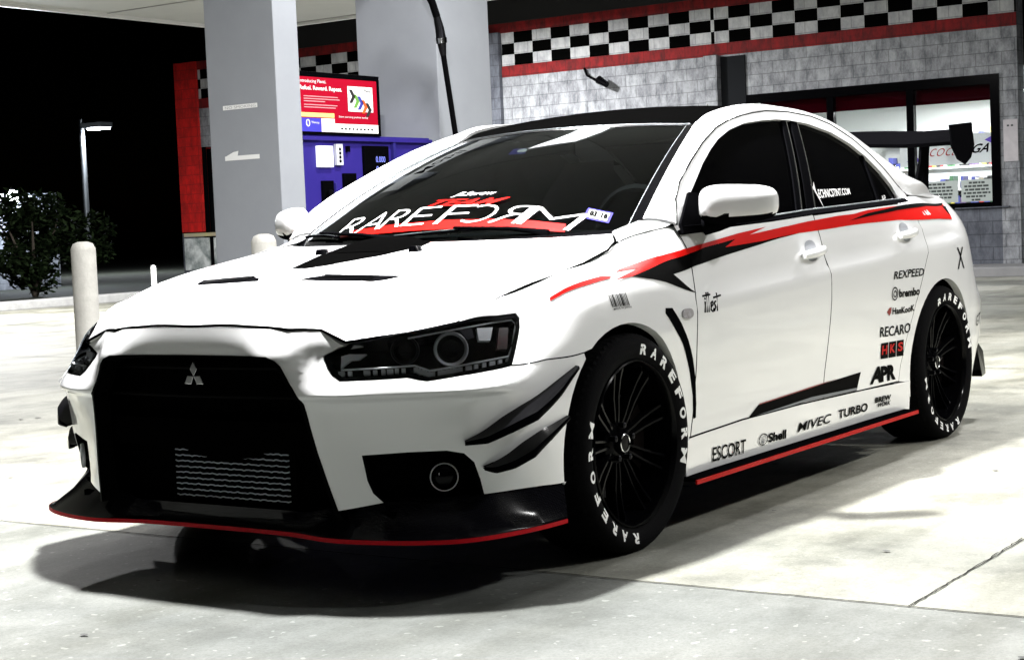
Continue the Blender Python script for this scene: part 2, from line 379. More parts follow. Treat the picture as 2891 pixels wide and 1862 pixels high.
def text_uv(txt, q, **k):
    """text filling the quad q = four 3D/uv corners (lower left, lower right, upper left, upper right)"""
    v, f = text_shape(txt, **k)
    lo = v.min(0); hi = v.max(0); t = (v-lo)/(hi-lo); q = np.array(q, float)
    return (q[0]*(1-t[:, :1])+q[1]*t[:, :1])*(1-t[:, 1:])+(q[2]*(1-t[:, :1])+q[3]*t[:, :1])*t[:, 1:], f
def decal_text(name, net, txt, q, m, parent, off=.0022, side=1, **k):
    uv, f = text_uv(txt, q, **k); P = net.ev(uv)+net.normal(uv)*off
    me = bpy.data.meshes.new(name); 
    if side < 0: P = P*[1, -1, 1]
    me.from_pydata(P.tolist(), [], f); return link(name, me, parent, m)
def flat_text(mb, txt, q, **k):
    """text on a flat quad in space, added to a mesh builder"""
    uv, f = text_uv(txt, q, **k); mb.add(uv.tolist(), f); return mb
def quad(net, xz):  # side elevation corners -> uv
    return net.side(xz)
# ================================================================ the car
car = thing('sports_sedan', 'white tuned saloon with a red and black side stripe, black wheels and tall rear wing', 'car')
ux = lambda x: float(body.side([(x, .5)])[0][0])
V0, V9 = body.vk[0], body.vk[-1]; U0, U1 = body.uk[0], body.uk[-1]
def arch(cx, cz, r, n=40, a0=-42, a1=222): return [(cx+r*math.cos(R(a0+(a1-a0)*i/n)), cz+r*math.sin(R(a0+(a1-a0)*i/n))) for i in range(n+1)]
FA = arch(.030, .322, .362); RA = arch(-2.625, .318, .366)
def arch_uv(A):
    P = body.side([a for a in A if a[1] > .24]); lo = min(P[0][0], P[-1][0]); hi = max(P[0][0], P[-1][0])
    s, e = (P[0], P[-1]); return [(s[0], V0-.2)]+[tuple(p) for p in P]+[(e[0], V0-.2)]
FAu, RAu = arch_uv(FA), arch_uv(RA)
GR = [(.94, 0, .665), (.938, .17, .664), (.94, .301, .661), (.937, .33, .650), (.935, .347, .636), (.927, .401, .548), (.90, .43, .40), (.865, .464, .239)]
gr = body.inv(GR); gr_uv = [(-.05, gr[0][1])]+[tuple(p) for p in gr]+[(gr[-1][0]+.012, V0-.1), (-.05, V0-.1)]
HLP = [(.841,.497,.682),(.836,.505,.689),(.726,.62,.714),(.619,.707,.731),(.51,.762,.74),(.451,.785,.743),(.448,.795,.729),(.462,.804,.705),(.508,.82,.654),(.553,.834,.609),(.625,.805,.601),(.69,.763,.594),(.736,.724,.587),(.759,.702,.584),(.775,.68,.59),(.788,.66,.597),(.83,.604,.595),(.861,.538,.593),(.875,.501,.592),(.877,.479,.606),(.874,.46,.625),(.866,.442,.648),(.862,.439,.659),(.854,.461,.669)]
hl = body.inv(HLP)
FOG = body.inv([(.852,.54,.389),(.785,.645,.393),(.725,.73,.393),(.69,.762,.385),(.665,.776,.36),(.645,.78,.31),(.627,.78,.262),(.70,.70,.250),(.805,.575,.256),(.825,.553,.285),(.838,.545,.32)])
bot = body.inv([(.865,.464,.239),(.805,.575,.258),(.70,.72,.262),(.62,.79,.265),(.50,.86,.268),(.385,.885,.268)])
gap = body.inv([(.553,.834,.609),(.436,.867,.614),(.265,.888,.619)])
ftr = [a for a in FA if a[0] > .0 and a[1] > .24]
au = body.side(FA)
def uv_edge(u0, u1, v, n=12): return [(u0+(u1-u0)*i/n, v) for i in range(n+1)]
# bumper: nose centre -> along the bonnet edge -> headlight -> gap line -> arch -> bottom
top_b = body.inv([(.922,0,.7395),(.912,.205,.7365),(.845,.41,.7255),(.841,.497,.684)])
ar_f = [tuple(body.side([p])[0]) for p in sorted([p for p in FA if p[0] > .20 and p[1] > .262 and p[1] < .615], key=lambda p: -p[1])]
i0 = 0
bump = [(0, top_b[0][1])]+[tuple(p) for p in top_b[1:]]+[tuple(p) for p in hl[-1:-16:-1]]+[tuple(p) for p in hl[13:8:-1]]
bump = [(0, top_b[0][1])]+[tuple(p) for p in top_b[1:]]+[tuple(hl[i]) for i in range(23, 8, -1)]+[tuple(p) for p in gap[1:]]+ar_f+[tuple(p) for p in bot[::-1]]+[(0, bot[0][1])]
panel('front_bumper', body, bump, paint, car, holes=[gr_uv, FOG], step=.028, both=True, thick=.03, gap=.002)
# fender
dl = [(-.452,.945),(-.462,.874),(-.424,.726),(-.412,.523),(-.398,.374),(-.373,.297)]
door_f = [tuple(p) for p in body.side(dl)]
ar_r = [tuple(body.side([p])[0]) for p in sorted([p for p in FA if p[0] < .03 and p[1] > .27], key=lambda p: -p[0])]
ar_ft = [tuple(body.side([p])[0]) for p in sorted([p for p in FA if p[0] >= .03 and p[1] >= .615], key=lambda p: p[0])][::-1]
hood_top = [(u, V9) for u in np.linspace(hl[3][0]+.006, ux(-.42), 26)]
fend = [tuple(gap[2]), tuple(gap[1]), tuple(hl[9]), tuple(hl[8]), tuple(hl[7]), tuple(hl[6]), tuple(hl[5]), tuple(hl[4]), tuple(hl[3])]+hood_top+[(door_f[0][0], V9-.004)]+door_f[1:]+[(body.side([(-.345,.285)])[0])]+ar_r[::-1]+ar_ft[::-1]
mk = lambda name, poly, m=paint, **k: [panel(name, body, poly, m, car, side=s, **k) for s in (1, -1)]
vent = body.side([(-.219,.713),(-.257,.711),(-.307,.66),(-.354,.602),(-.384,.545),(-.404,.477),(-.415,.399),(-.412,.355),(-.398,.352),(-.394,.424),(-.364,.514),(-.320,.594),(-.258,.652),(-.212,.698)])
mk('front_fender', fend, gap=.002, thick=.03)
mk('fender_vent', vent, satin, off=.0025, thick=.004)
belt = [(-.44,.948),(-.60,.947),(-.75,.950),(-1.1,.962),(-1.44,.978),(-1.9,.993),(-2.2,1.003),(-2.42,1.008)]
bl = body.side(belt)
sk = body.side([(-.365,.296),(-.734,.308),(-1.2,.308),(-1.7,.300),(-2.089,.292),(-2.25,.300)])
bg_ = body.side([(-1.44,.978),(-1.447,.82),(-1.447,.664),(-1.42,.415),(-1.405,.304)])
rg = body.side([(-2.42,1.008),(-2.46,.90),(-2.45,.80),(-2.38,.71),(-2.30,.60),(-2.215,.47),(-2.16,.36),(-2.14,.296)])
fd = [tuple(bl[0])]+[tuple(p) for p in bl[1:4]]+[tuple(p) for p in bg_]+[tuple(p) for p in sk[2::-1]]+[p for p in door_f[::-1][1:-1]]
mk('front_door', fd, gap=.002)
ra_l = [p for p in RA if p[0] > -2.62 and p[1] > .30]
rd = [tuple(p) for p in bl[4:]]+[tuple(p) for p in rg[1:]]+[tuple(sk[3])]+[tuple(p) for p in bg_[::-1]]
mk('rear_door', rd, gap=.002)
# quarter panel and tail
ra_all = [tuple(p) for p in body.side([a for a in RA if a[1] > .205])]
q_uv = [(ux(-2.44), V9-.03), (ux(-2.55), V9)]+[(u, V9) for u in np.linspace(ux(-2.6), U1, 22)]+[(U1, V0)]+[(ra_all[-1][0], V0)]+ra_all[::-1]+[tuple(body.side([(-2.235,.285)])[0])]+[tuple(p) for p in rg[::-1][:-1]]
panel('rear_quarter', body, q_uv, paint, car, both=True, thick=.03)
skp = [tuple(p) for p in sk[:5]]+[(sk[5][0], sk[4][1]-.003), (sk[5][0], V0)]+[(ux(-.33), V0), (ux(-.325), sk[0][1]-.01)]
mk('side_skirt', skp, gap=.0015, off=.006, thick=.03)
# bonnet
hb = [(.911,0),(.906,.10),(.901,.215),(.882,.335),(.841,.415),(.843,.50),(.722,.613),(.619,.705),(.526,.735),(.40,.757),(.25,.772),(.067,.776),(-.096,.765),(-.177,.742),(-.282,.673),(-.20,.53),(-.133,.374),(-.085,.2),(-.068,0)]
hb = hb+[(x, -y) for x, y in hb[-2:0:-1]]
panel('bonnet', bonnet, bonnet.top(hb), paint, car, step=.03, gap=.004, thick=.03)
# greenhouse
AL = [(-.44,.965),(-.499,1.047),(-.578,1.104),(-.726,1.175),(-.88,1.24),(-1.047,1.297),(-1.179,1.328),(-1.3,1.348),(-1.42,1.363),(-1.553,1.375),(-1.75,1.378),(-1.95,1.366),(-2.1,1.338),(-2.256,1.280),(-2.37,1.215),(-2.46,1.150),(-2.53,1.085),(-2.60,1.046)]
WO = [(-.47,.955),(-.50,.99),(-.56,1.035),(-.624,1.07),(-.686,1.104),(-.801,1.166),(-.907,1.214),(-1.01,1.254),(-1.145,1.292),(-1.304,1.321),(-1.473,1.336),(-1.60,1.343),(-1.721,1.343),(-1.873,1.333),(-2.06,1.302),(-2.20,1.256),(-2.30,1.205),(-2.39,1.14),(-2.445,1.083),(-2.475,1.031),(-2.465,1.003),(-2.2,.994),(-1.9,.985),(-1.44,.968),(-1.1,.955),(-.75,.945)]
fr = glasshouse.side(AL+[(-2.60,.995),(-2.2,.98),(-1.44,.96),(-.75,.938),(-.45,.935)]); wo = glasshouse.side(WO)
for s in (1, -1):
    panel('door_frame', glasshouse, fr, paint, car, holes=[wo], side=s, thick=.012, gap=.002)
    def gl(name, xz, m, off=-.010, th=0, **k): return panel(name, glasshouse, glasshouse.side(xz), m, car, side=s, off=off, thick=th, **k)
    gl('side_glass', WO, glass_dark, off=-.014)
    gl('window_trim', [(-1.36,.955),(-1.66,1.345),(-1.70,1.345),(-1.42,.958)], satin, off=-.006, th=.006)
    gl('window_trim', [(-1.45,.96),(-1.735,1.345),(-1.79,1.345),(-1.52,.965)], satin, off=-.004, th=.008)
    gl('window_trim', [(-2.20,.985),(-2.285,1.225),(-2.30,1.215),(-2.225,.985)], satin, off=-.006, th=.006)
    gl('window_trim', [(-1.40,.958),(-1.694,1.345),(-1.70,1.345),(-1.408,.958)], chrome, off=-.0035, th=.002)
    gl('window_trim', [(-1.525,.965),(-1.79,1.345),(-1.795,1.345),(-1.532,.965)], chrome, off=-.0025, th=.002)
    gl('mirror_mount', [(-.445,.935),(-.45,.965),(-.59,1.065),(-.66,1.06),(-.70,.935)], satin, off=.010, th=.02)
    # belt moulding
    mb = MB(); rows = [[], [], []]
    for x, z in [(-.46,.946),(-.75,.951),(-1.1,.963),(-1.44,.979),(-1.9,.994),(-2.2,1.004),(-2.44,1.010),(-2.50,1.014)]:
        q = body.ev(body.side([(x, z)]))[0]; rows[0].append((x, q[1]-.002, z+.001)); rows[1].append((x, gy(x, z)+.010, z+.014)); rows[2].append((x, gy(x, z)-.012, z+.016))
    mb.loft(rows).build('belt_moulding', satin, car, smooth=40, mirror=s < 0)
    mb = MB(); mb.tube([(x, gy(x, z)+.008, z+.0165) for x, z in [(-1.0,.958),(-1.44,.979),(-1.9,.994),(-2.2,1.004),(-2.44,1.010)]], .0035, 6).build('belt_strip', alu, car, mirror=s < 0)
# cant rails with the windscreen pillars
BL = [wpt(t, 1) for t in (0, .12, .24, .40, .56, .74, .88, .985)]+[(-1.24,.525,1.358),(-1.42,.532,1.388),(-1.70,.536,1.400),(-1.95,.538,1.392),(-2.14,.543,1.366),(-2.34,.552,1.315),(-2.52,.575,1.240),(-2.70,.605,1.160),(-2.85,.635,1.095),(-3.0,.67,1.045)]
rail = []
for (ax, az), b in zip(AL, BL):
    a = np.array((ax, gy(ax, az)+.001, az)); b = np.array(b); n = np.array((.15 if ax > -1.3 else -.25 if ax < -2.1 else 0, .55, .75)); n /= np.linalg.norm(n); h = np.linalg.norm(b-a)
    rail.append([a, a*.72+b*.28+n*h*.13, a*.36+b*.64+n*h*.14, b+np.array((0, 0, .004))])
rail.append([(-2.80,.758,1.036),(-2.90,.735,1.048),(-3.02,.712,1.046),(-3.12,.69,1.036)]); rail.append([(-3.04,.741,1.028),(-3.08,.728,1.035),(-3.12,.712,1.036),(-3.17,.70,1.028)])
rail = [[np.array(q, float) for q in r] for r in rail]
railnet = Net(rail); railnet.sign = 1
full = [(railnet.uk[0], railnet.vk[0]), (railnet.uk[-1], railnet.vk[0]), (railnet.uk[-1], railnet.vk[-1]), (railnet.uk[0], railnet.vk[-1])]
for s in (1, -1): panel('roof_rail', railnet, full, paint, car, side=s, step=.025, thick=.012, gap=.0015)
# cowl corner between fender, bonnet and pillar
ci = [(-.18,.746,.921),(-.23,.71,.937),(-.28,.672,.949),(-.33,.668,.958),(-.38,.680,.971),(-.41,.695,.981)]
co = [tuple(body.ev([(ux(x), V9)])[0]+np.array((0, 0, .001))) for x in (-.19, -.24, -.30, -.36, -.42)]+[(-.45,.800,.972)]
cn = Net([[a, .5*(np.array(a)+np.array(b))+np.array((0, 0, .001)), b] for a, b in zip(co, ci)]); cn.sign = -1
for s in (1, -1): panel('cowl_corner', cn, [(cn.uk[0], cn.vk[0]), (cn.uk[-1], cn.vk[0]), (cn.uk[-1], cn.vk[-1]), (cn.uk[0], cn.vk[-1])], paint, car, side=s, step=.02, thick=.003)
# roof, rear glass, boot
RR = [(None,), (-1.24, 1.382, .525, 1.358), (-1.42, 1.414, .532, 1.388), (-1.70, 1.430, .536, 1.400), (-1.95, 1.420, .538, 1.392), (-2.14, 1.395, .543, 1.366), (-2.34, 1.345, .552, 1.315)]
rp = [[wpt(1, c) for c in WY]]+[[(x+(.03 if x < -2 else -.06)*c*c*.6, c*ye, zc+(ze-zc)*c*c) for c in WY] for x, zc, ye, ze in RR[1:]]
roof = Net(rp); roof.sign = -1
ff = lambda n, e=0: [(n.uk[0]+e, n.vk[0]+e), (n.uk[-1]-e, n.vk[0]+e), (n.uk[-1]-e, n.vk[-1]-e), (n.uk[0]+e, n.vk[-1]-e)]
panel('roof', roof, ff(roof, .002), roofm, car, step=.05, thick=.01)
rg_net = Net([[(x+.02*c*c, c*ye, zc+(ze-zc)*c*c) for c in WY] for x, zc, ye, ze in [(-2.34,1.345,.552,1.315),(-2.52,1.272,.575,1.240),(-2.70,1.190,.605,1.160),(-2.85,1.118,.635,1.095),(-3.0,1.062,.67,1.045)]]); rg_net.sign = -1
panel('rear_window', rg_net, ff(rg_net, .004), glass_dark, car, step=.06, thick=.01)
dk = Net([[(x, c*ye, zc+(ze-zc)*c**4) for c in WY] for x, zc, ye, ze in [(-2.98,1.060,.735,1.030),(-3.10,1.058,.735,1.022),(-3.17,1.05,.70,1.012),(-3.28,1.035,.65,1.0),(-3.38,1.005,.58,.995)]]); dk.sign = -1
panel('boot_lid', dk, ff(dk, .003), paint, car, step=.06, thick=.01)
# windscreen
panel('windscreen', windscreen, ff(windscreen, .004), glass_ws, car, step=.06, thick=0)
e = .028; W0, W1, X0, X1 = windscreen.uk[0], windscreen.uk[-1], windscreen.vk[0], windscreen.vk[-1]
wb = [(W0+.001, X0+.001), (W1-.001, X0+.001), (W1-.001, X1-.001), (W0+.001, X1-.001)]; wi = np.array([(W0+.04, X0+e+.03), (W0+.07, X0+e), (W1-.05, X0+e), (W1-.03, X0+e+.03), (W1-.03, X1-e-.03), (W1-.05, X1-e), (W0+.07, X1-e), (W0+.04, X1-e-.03)])
panel('windscreen_border', windscreen, wb, black, car, holes=[wi], step=.05, off=.0012, thick=.003)
for s in (1, -1):
    mb = MB(); mb.tube([tuple(windscreen.ev([(W0+(W1-W0)*t, X1-e-.004)])[0]+np.array((.001, 0, .002))) for t in np.linspace(.06, .97, 14)], .0011, 6).build('screen_seal', alu, car, mirror=s < 0)
mb = MB(); mb.tube([tuple(windscreen.ev([(W1-.002, v)])[0]+np.array((0, 0, .003))) for v in np.linspace(X0+.06, X1-.02, 14)], .0012, 6).build('screen_seal', alu, car)
# cowl, wipers
mb = MB(); mb.loft([[(-.10-.17*abs(c)**2.2, c*.67, .937) for c in WY], [(-.16-.17*abs(c)**2.2, c*.67, .925) for c in WY], [(-.27-.16*abs(c)**2.4, c*.69, .955) for c in WY]]).build('cowl_panel', satin, car, smooth=40)
def wp(x, y, h=.014): q = windscreen.inv([(x, y, 0)], (1, 1, 0)); return tuple(windscreen.ev(q)[0]+windscreen.normal(q)[0]*h)
for (p0, bl0, bl1) in [((-.175, .50, .958), (-.212, -.20), (-.256, .40)), ((-.20, -.14, .955), (-.262, -.42), (-.372, -.665))]:
    b = wp((bl0[0]+bl1[0])/2, (bl0[1]+bl1[1])/2, .022); mb = MB(); mb.tube([p0, tuple(np.array(p0)*.6+np.array(b)*.4+np.array((0, 0, .006))), b], [.010, .007, .005], 8)
    wo_ = mb.build('wiper', satin, car, smooth=50)
    mb = MB(); mb.tube([wp(bl0[0]+(bl1[0]-bl0[0])*t, bl0[1]+(bl1[1]-bl0[1])*t, .010) for t in np.linspace(0, 1, 8)], .005, 6).build('wiper_blade', satin, wo_)
    mb = MB(); mb.tube([wp(bl0[0]+(bl1[0]-bl0[0])*t, bl0[1]+(bl1[1]-bl0[1])*t, .0155) for t in np.linspace(.1, .9, 8)], .0012, 5).build('blade_clip', alu, wo_)
for y in (-.19, .19):
    mb = MB(); mb.loft([[(.135-.05*a, y+.022*math.cos(t)*(1-.4*k), .9165+.018*k+(.02*(.087-(.135-.05*a)))*0) for a, t in [(.5+.5*math.sin(t), t) for t in np.linspace(0, 2*math.pi, 14)]] for k in (0, .7, 1)]); mb.add([(.11, y, .937)], []); mb.build('washer_jet', black, car, smooth=50)
# bonnet vents
cv = [(.363,-.09),(.22,-.14),(.10,-.19),(-.035,-.20),(-.075,-.12),(-.078,.0),(-.075,.12),(-.035,.20),(.10,.19),(.22,.14),(.363,.09),(.38,0)]
cvn = [(.375,-.05),(.25,-.115),(.13,-.16),(-.035,-.19),(-.075,-.10),(-.075,.10),(-.035,.19),(.133,.126),(.236,.089),(.343,.03)]
vp = panel('bonnet_scoop', bonnet, bonnet.top([(.37,-.09),(.22,-.14),(.09,-.185),(-.02,-.215),(-.066,-.15),(-.07,.0),(-.06,.12),(.028,.15),(.086,.135),(.183,.115),(.281,.052),(.343,.02),(.38,-.03)]), roofm, car, step=.03, off=.002, thick=.01)
rws = []
for x, hgt in [(.13, .004), (.09, .020), (.03, .027), (-.04, .026), (-.075, .010)]:
    q = bonnet.top([(x, y) for y in np.linspace(-.15, .105, 9)]); P = bonnet.ev(q); rws.append([tuple(p+np.array((0, 0, hgt*(1-(2*i/8-1)**6)))) for i, p in enumerate(P)])
MB().loft(rws).build('scoop_grille', roofm, car, smooth=50)
for s in (1, -1):
    panel('bonnet_vent', bonnet, bonnet.top([(x, y*s) for x, y in [(.535,.085),(.51,.103),(.484,.147),(.474,.223),(.466,.327),(.45,.391),(.501,.368),(.521,.343),(.536,.246),(.542,.167)]]), satin, car, off=.0025, thick=.006)
    for k in range(3):
        q = bonnet.top([(.49+.014*k, y*s) for y in np.linspace(.14, .33, 6)]); P = bonnet.ev(q); mb = MB(); mb.tube([tuple(p+np.array((0, 0, .004))) for p in P], .0025, 5).build('vent_slat', gunm, car)
# shut-line seals in the panel gaps
def gap_line(net, uv, r, parent=car, both=True, lift=0.):
    P = net.ev(uv)+net.normal(uv)*lift
    for s in ((1, -1) if both else (1,)):
        MB().tube([tuple(q) for q in P], r, 6).build('panel_gap', seal, parent, mirror=s < 0)
hbk = [(x, y) for x, y in hb[1:] if y >= 0][:18]; hbk[0] = (.913, 0)
dense = lambda L, k=4: [tuple(np.array(L[i])*(1-j/k)+np.array(L[i+1])*j/k) for i in range(len(L)-1) for j in range(k)]+[tuple(L[-1])]
gap_line(bonnet, bonnet.top(dense([(x+.001, y) for x, y in hbk[:6]])), .0042, lift=-.0015)
gap_line(bonnet, bonnet.top(dense([(x, y+.001) for x, y in hbk[5:14]])), .0028, lift=-.001)
gap_line(body, np.array(dense(door_f)), .0026, lift=-.001); gap_line(body, np.array(dense([tuple(q) for q in bg_])), .0024, lift=-.001); gap_line(body, np.array(dense([tuple(q) for q in rg[1:]])), .0016, lift=-.0012)
gap_line(body, np.array(dense([tuple(q) for q in sk[:5]])), .0028, lift=.001); gap_line(body, np.array(dense([tuple(q) for q in gap])), .0022, lift=-.001)
gap_line(glasshouse, np.array(dense([tuple(q) for q in glasshouse.side(AL)])), .0032, lift=-.001)
# headlights
lens = lambda p, k: tuple(np.array(p)-body.normal(body.inv([p]))[0]*k)
for s in (1, -1):
    hd = panel('headlight', body, hl, glass_clear, car, side=s, step=.03, off=.001, thick=0, gap=.004)
    panel('housing', body, hl, void, hd, side=s, step=.05, off=-.065, thick=0)
    panel('bezel', body, hl, black, hd, side=s, step=.03, off=-.001, thick=.05, gap=.001, holes=[inset(np.array(hl, float), .0135)])
    M = lambda m, n, mt, sm=40: m.build(n, mt, hd, smooth=sm, mirror=s < 0)
    def disc(c, r, n=(0.80, .55, .1), prof=None):
        n = Vector(n).normalized(); a = n.cross(Vector((0, 0, 1))).normalized(); b = a.cross(n); c = Vector(c)
        return [[c+n*h+(a*math.cos(t)+b*math.sin(t))*q*r for t in [2*math.pi*i/28 for i in range(28)]] for q, h in prof]
    nrm = (.78, .62, .05)
    for c, r in [((.640,.702,.664), .046), ((.728,.610,.668), .038)]:
        c2 = lens(c, .012)
        m = MB(); m.loft(disc(c2, r, nrm, [(1.0,-.03),(1.04,.0),(.98,.010),(.84,.004),(.80,-.03)]), True); M(m, 'projector_ring', bright if r > .04 else gunm)
        m = MB(); m.loft(disc(c2, r, nrm, [(.86,-.02),(.75,-.006),(.45,.008),(.15,.013),(.01,.014)]), True); M(m, 'projector_lens', black)
    top_ = [(.865,.496,.621),(.82,.60,.624),(.762,.666,.626),(.742,.70,.611),(.70,.735,.616),(.651,.766,.622),(.543,.82,.633)]
    m = MB()
    for i in range(30):
        t = i/29*6; j = min(int(t), 5); f = t-j; p = np.array(top_[j])*(1-f)+np.array(top_[j+1])*f; n = body.normal(body.inv([p]))[0]; p = p-n*.010; tt = np.cross(n, (0, 0, 1)); tt /= np.linalg.norm(tt); g = .0055+.003*((i*7) % 3 == 0)
        if (i*5) % 7 == 3: continue
        P = [p+tt*a*g+np.array((0, 0, 1))*b*.006+n*c*.004-np.array((0, 0, .008)) for a in (-1, 1) for b in (-1, 1) for c in (-1, 1)]
        m.add(P, [(0,1,3,2),(4,6,7,5),(0,4,5,1),(2,3,7,6),(0,2,6,4),(1,5,7,3)])
    M(m, 'led_strip', bright, None)
    m = MB(); m.tube([tuple(np.array(lens(p, .006))+np.array((0, 0, .002))) for p in top_], .0028, 6); M(m, 'light_trim', bright)
    m = MB(); m.tube([lens(p, .008) for p in [(.733,.625,.700),(.626,.713,.716),(.52,.762,.726),(.466,.785,.729),(.463,.796,.718),(.508,.812,.661),(.545,.82,.632)]], .0024, 6); M(m, 'light_trim', bright)
    for P, mt, nm in [([(.852,.483,.659),(.842,.506,.664),(.82,.549,.664),(.835,.533,.651),(.845,.513,.649),(.863,.49,.629)], bright, 'reflector'), ([(.573,.745,.716),(.528,.765,.714),(.556,.775,.682),(.586,.759,.684)], bright, 'reflector'), ([(.512,.775,.712),(.487,.79,.712),(.525,.806,.655),(.552,.79,.655)], mat('amber_lens', (.05, .004, .004), .3, noise=(70,.25,(.01,.004,.006))), 'indicator_lamp'), ([(.62,.70,.712),(.585,.735,.714),(.592,.745,.69),(.61,.735,.684)], gunm, 'reflector')]:
        uvp = body.inv(P); panel(nm, body, uvp, mt, hd, side=s, step=.02, off=-.012, thick=.01)
# grille, cavity, intercooler, emblem
def off_net(net, k):
    n2 = Net(net.P.copy(), net.uk, net.vk); uv = np.stack(np.meshgrid(net.uk, net.vk, indexing='ij'), -1).reshape(-1, 2); n2.P = (net.P.reshape(-1, 3)-net.normal(uv)*k).reshape(net.P.shape); n2.sign = net.sign; return n2
gp = [(0, gr[0][1])]+[tuple(p) for p in gr[1:]]+[(gr[-1][0]+.012, V0), (0, V0)]
panel('grille_surround', body, gp, blackv, car, both=True, step=.04, off=.0015, thick=.05, holes=[[(-.05, gr[0][1]-.010)]+[(p[0]-.010, p[1]-.008) for p in gr[1:]]+[(gr[-1][0]+.002, V0-.1), (-.05, V0-.1)]])
mb = MB(); rows = []
for z, x, hw in [(.68,.86,.36),(.60,.85,.40),(.48,.83,.44),(.34,.80,.47),(.20,.78,.49)]: rows.append([(x-.05*(c*c), c*hw, z) for c in np.linspace(-1, 1, 9)])
mb.loft(rows); mb.build('grille_backing', void, car)
mb = MB()
for i, z in enumerate([.625, .585, .545]):
    if z == .585: continue
    mb.tube([(.885-.03*c*c, c*(.40-.0*z), z) for c in np.linspace(-1, 1, 9)], .006, 6)
mb.build('grille_bar', blackv, car, smooth=60)
mb = MB(); mb.loft([[(.868-.03*c*c, c*.43, z) for c in np.linspace(-1, 1, 11)] for z in (.475,.470,.40,.395)]); mb.build('bumper_beam', void, car, smooth=30)
mb = MB()
for i in range(9):
    z = .375-.0165*i; n = 46
    mb.tube([(.800, -.20+.44*j/n, z+.0012*math.sin(j*2.3+i)+.0008*math.sin(j*5.1)) for j in range(n+1)], .0021, 5)
io = mb.build('intercooler_fins', mat('bright_fins', (.50,.54,.60), .4, .3, bump=(150,.5)), car)
mb = MB(); mb.box((.77,-.22,.225), (.797,.26,.392)).build('intercooler', void, car)
em = MB()
def rh(p, a, L, wd): a = R(a); dx, dz = math.cos(a), math.sin(a); return [(0, 0), (dx*L*.5-dz*wd, dz*L*.5+dx*wd), (dx*L, dz*L), (dx*L*.5+dz*wd, dz*L*.5-dx*wd)]
for a in (90, 210, 330): em.prism(rh(None, a, .042, .0135), lambda p, q, dd: (.905+dd, p, .602+q), (0, .006))
em.build('emblem', chrome, car, bevel=.001)
# fog lamps in their pockets
for s in (1, -1):
    pk = panel('lamp_pocket', body, FOG, void, car, side=s, step=.04, off=-.055, thick=0)
    panel('pocket_wall', body, inset(FOG, -.001), satin, pk, side=s, step=.04, off=-.002, thick=.05, holes=[inset(FOG, .006)])
    c = np.array((.700,.700,.322)); m = MB(); m.loft(disc(c, .037, (.80,.60,0), [(1.0,-.05),(1.02,0),(.95,.008),(.90,0),(.88,-.02)]), True); fg = m.build('fog_light', black, car, smooth=40, mirror=s < 0)
    m = MB(); m.loft(disc(c, .037, (.80,.60,0), [(1.0,.002),(1.05,.006),(1.0,.012),(.94,.006)]), True); m.build('fog_light_ring', bright, fg, smooth=60, mirror=s < 0)
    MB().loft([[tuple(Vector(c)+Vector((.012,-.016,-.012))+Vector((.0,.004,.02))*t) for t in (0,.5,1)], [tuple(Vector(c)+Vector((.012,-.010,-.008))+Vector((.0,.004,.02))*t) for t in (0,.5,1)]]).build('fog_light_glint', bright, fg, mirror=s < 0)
    m = MB(); m.loft(disc(c, .037, (.80,.60,0), [(.92,-.006),(.7,.001),(.3,.006),(.01,.007)]), True); m.build('fog_light_lens', black, fg, smooth=60, mirror=s < 0)
# splitter: black skirt of the bumper, flat blade and red edge
LP = [(.855,0),(.855,.15),(.860,.28),(.875,.36),(.895,.43),(.893,.50),(.873,.60),(.838,.70),(.785,.79),(.72,.835),(.62,.872),(.52,.893),(.41,.902)]
lp = np.array(LP); tk = np.concatenate([[0], np.cumsum(np.linalg.norm(np.diff(lp, axis=0), axis=1))]); tt = np.linspace(0, tk[-1], 60); LPs = np.stack([np.interp(tt, tk, lp[:, 0]), np.interp(tt, tk, lp[:, 1])], 1)
for _ in range(4): LPs[1:-1] = .25*LPs[:-2]+.5*LPs[1:-1]+.25*LPs[2:]
bx = np.interp(tt/tk[-1], [0,.30,.38,.46,.55,.66,.78,.9,1], [.83,.83,.80,.80,.74,.68,.62,.50,.385]); by = np.interp(tt/tk[-1], [0,.30,.38,.46,.55,.66,.78,.9,1], [0,.33,.42,.50,.62,.71,.78,.85,.876]); bz = np.interp(tt/tk[-1], [0,.30,.40,.5,.7,1], [.225,.225,.245,.262,.268,.272])
full_ = lambda P: [(x, -y, z) for x, y, z in P[:0:-1]]+P
r1 = full_([(bx[i], by[i], bz[i]) for i in range(60)]); r2 = full_([(.45*bx[i]+.55*(LPs[i, 0]-.03), .45*by[i]+.55*(LPs[i, 1]-.015), .175+.35*(bz[i]-.175)+.012*math.sin(3.1*i/59)) for i in range(60)]); r3 = full_([(LPs[i, 0]-.012, LPs[i, 1]-.008, .176) for i in range(60)]); r4 = full_([(LPs[i, 0]-.001, LPs[i, 1]-.001, .172) for i in range(60)])
MB().loft([r1, r2, r3, r4]).build('front_splitter', carb, car, smooth=35)
r5 = full_([(LPs[i, 0]+.001, LPs[i, 1]+.001, .1725) for i in range(60)]); r6 = full_([(LPs[i, 0]+.001, LPs[i, 1]+.001, .1605) for i in range(60)]); r7 = full_([(LPs[i, 0]-.006, LPs[i, 1]-.004, .1595) for i in range(60)])
MB().loft([r5, r6, r7]).build('splitter_edge', redlip, car, smooth=40)
MB().loft([r7, full_([(bx[i]-.25, by[i]*.8, .162) for i in range(60)])]).build('splitter_floor', void, car)
# side blades
for s in (1, -1):
    mb = MB(); mb.box((-2.20,.82,.165), (-.31,.924,.178)).build('side_blade', satin, car, bevel=.003, mirror=s < 0)
    mb = MB(); mb.box((-2.21,.9245,.160), (-.30,.931,.173)).build('blade_edge', redv, car, mirror=s < 0)
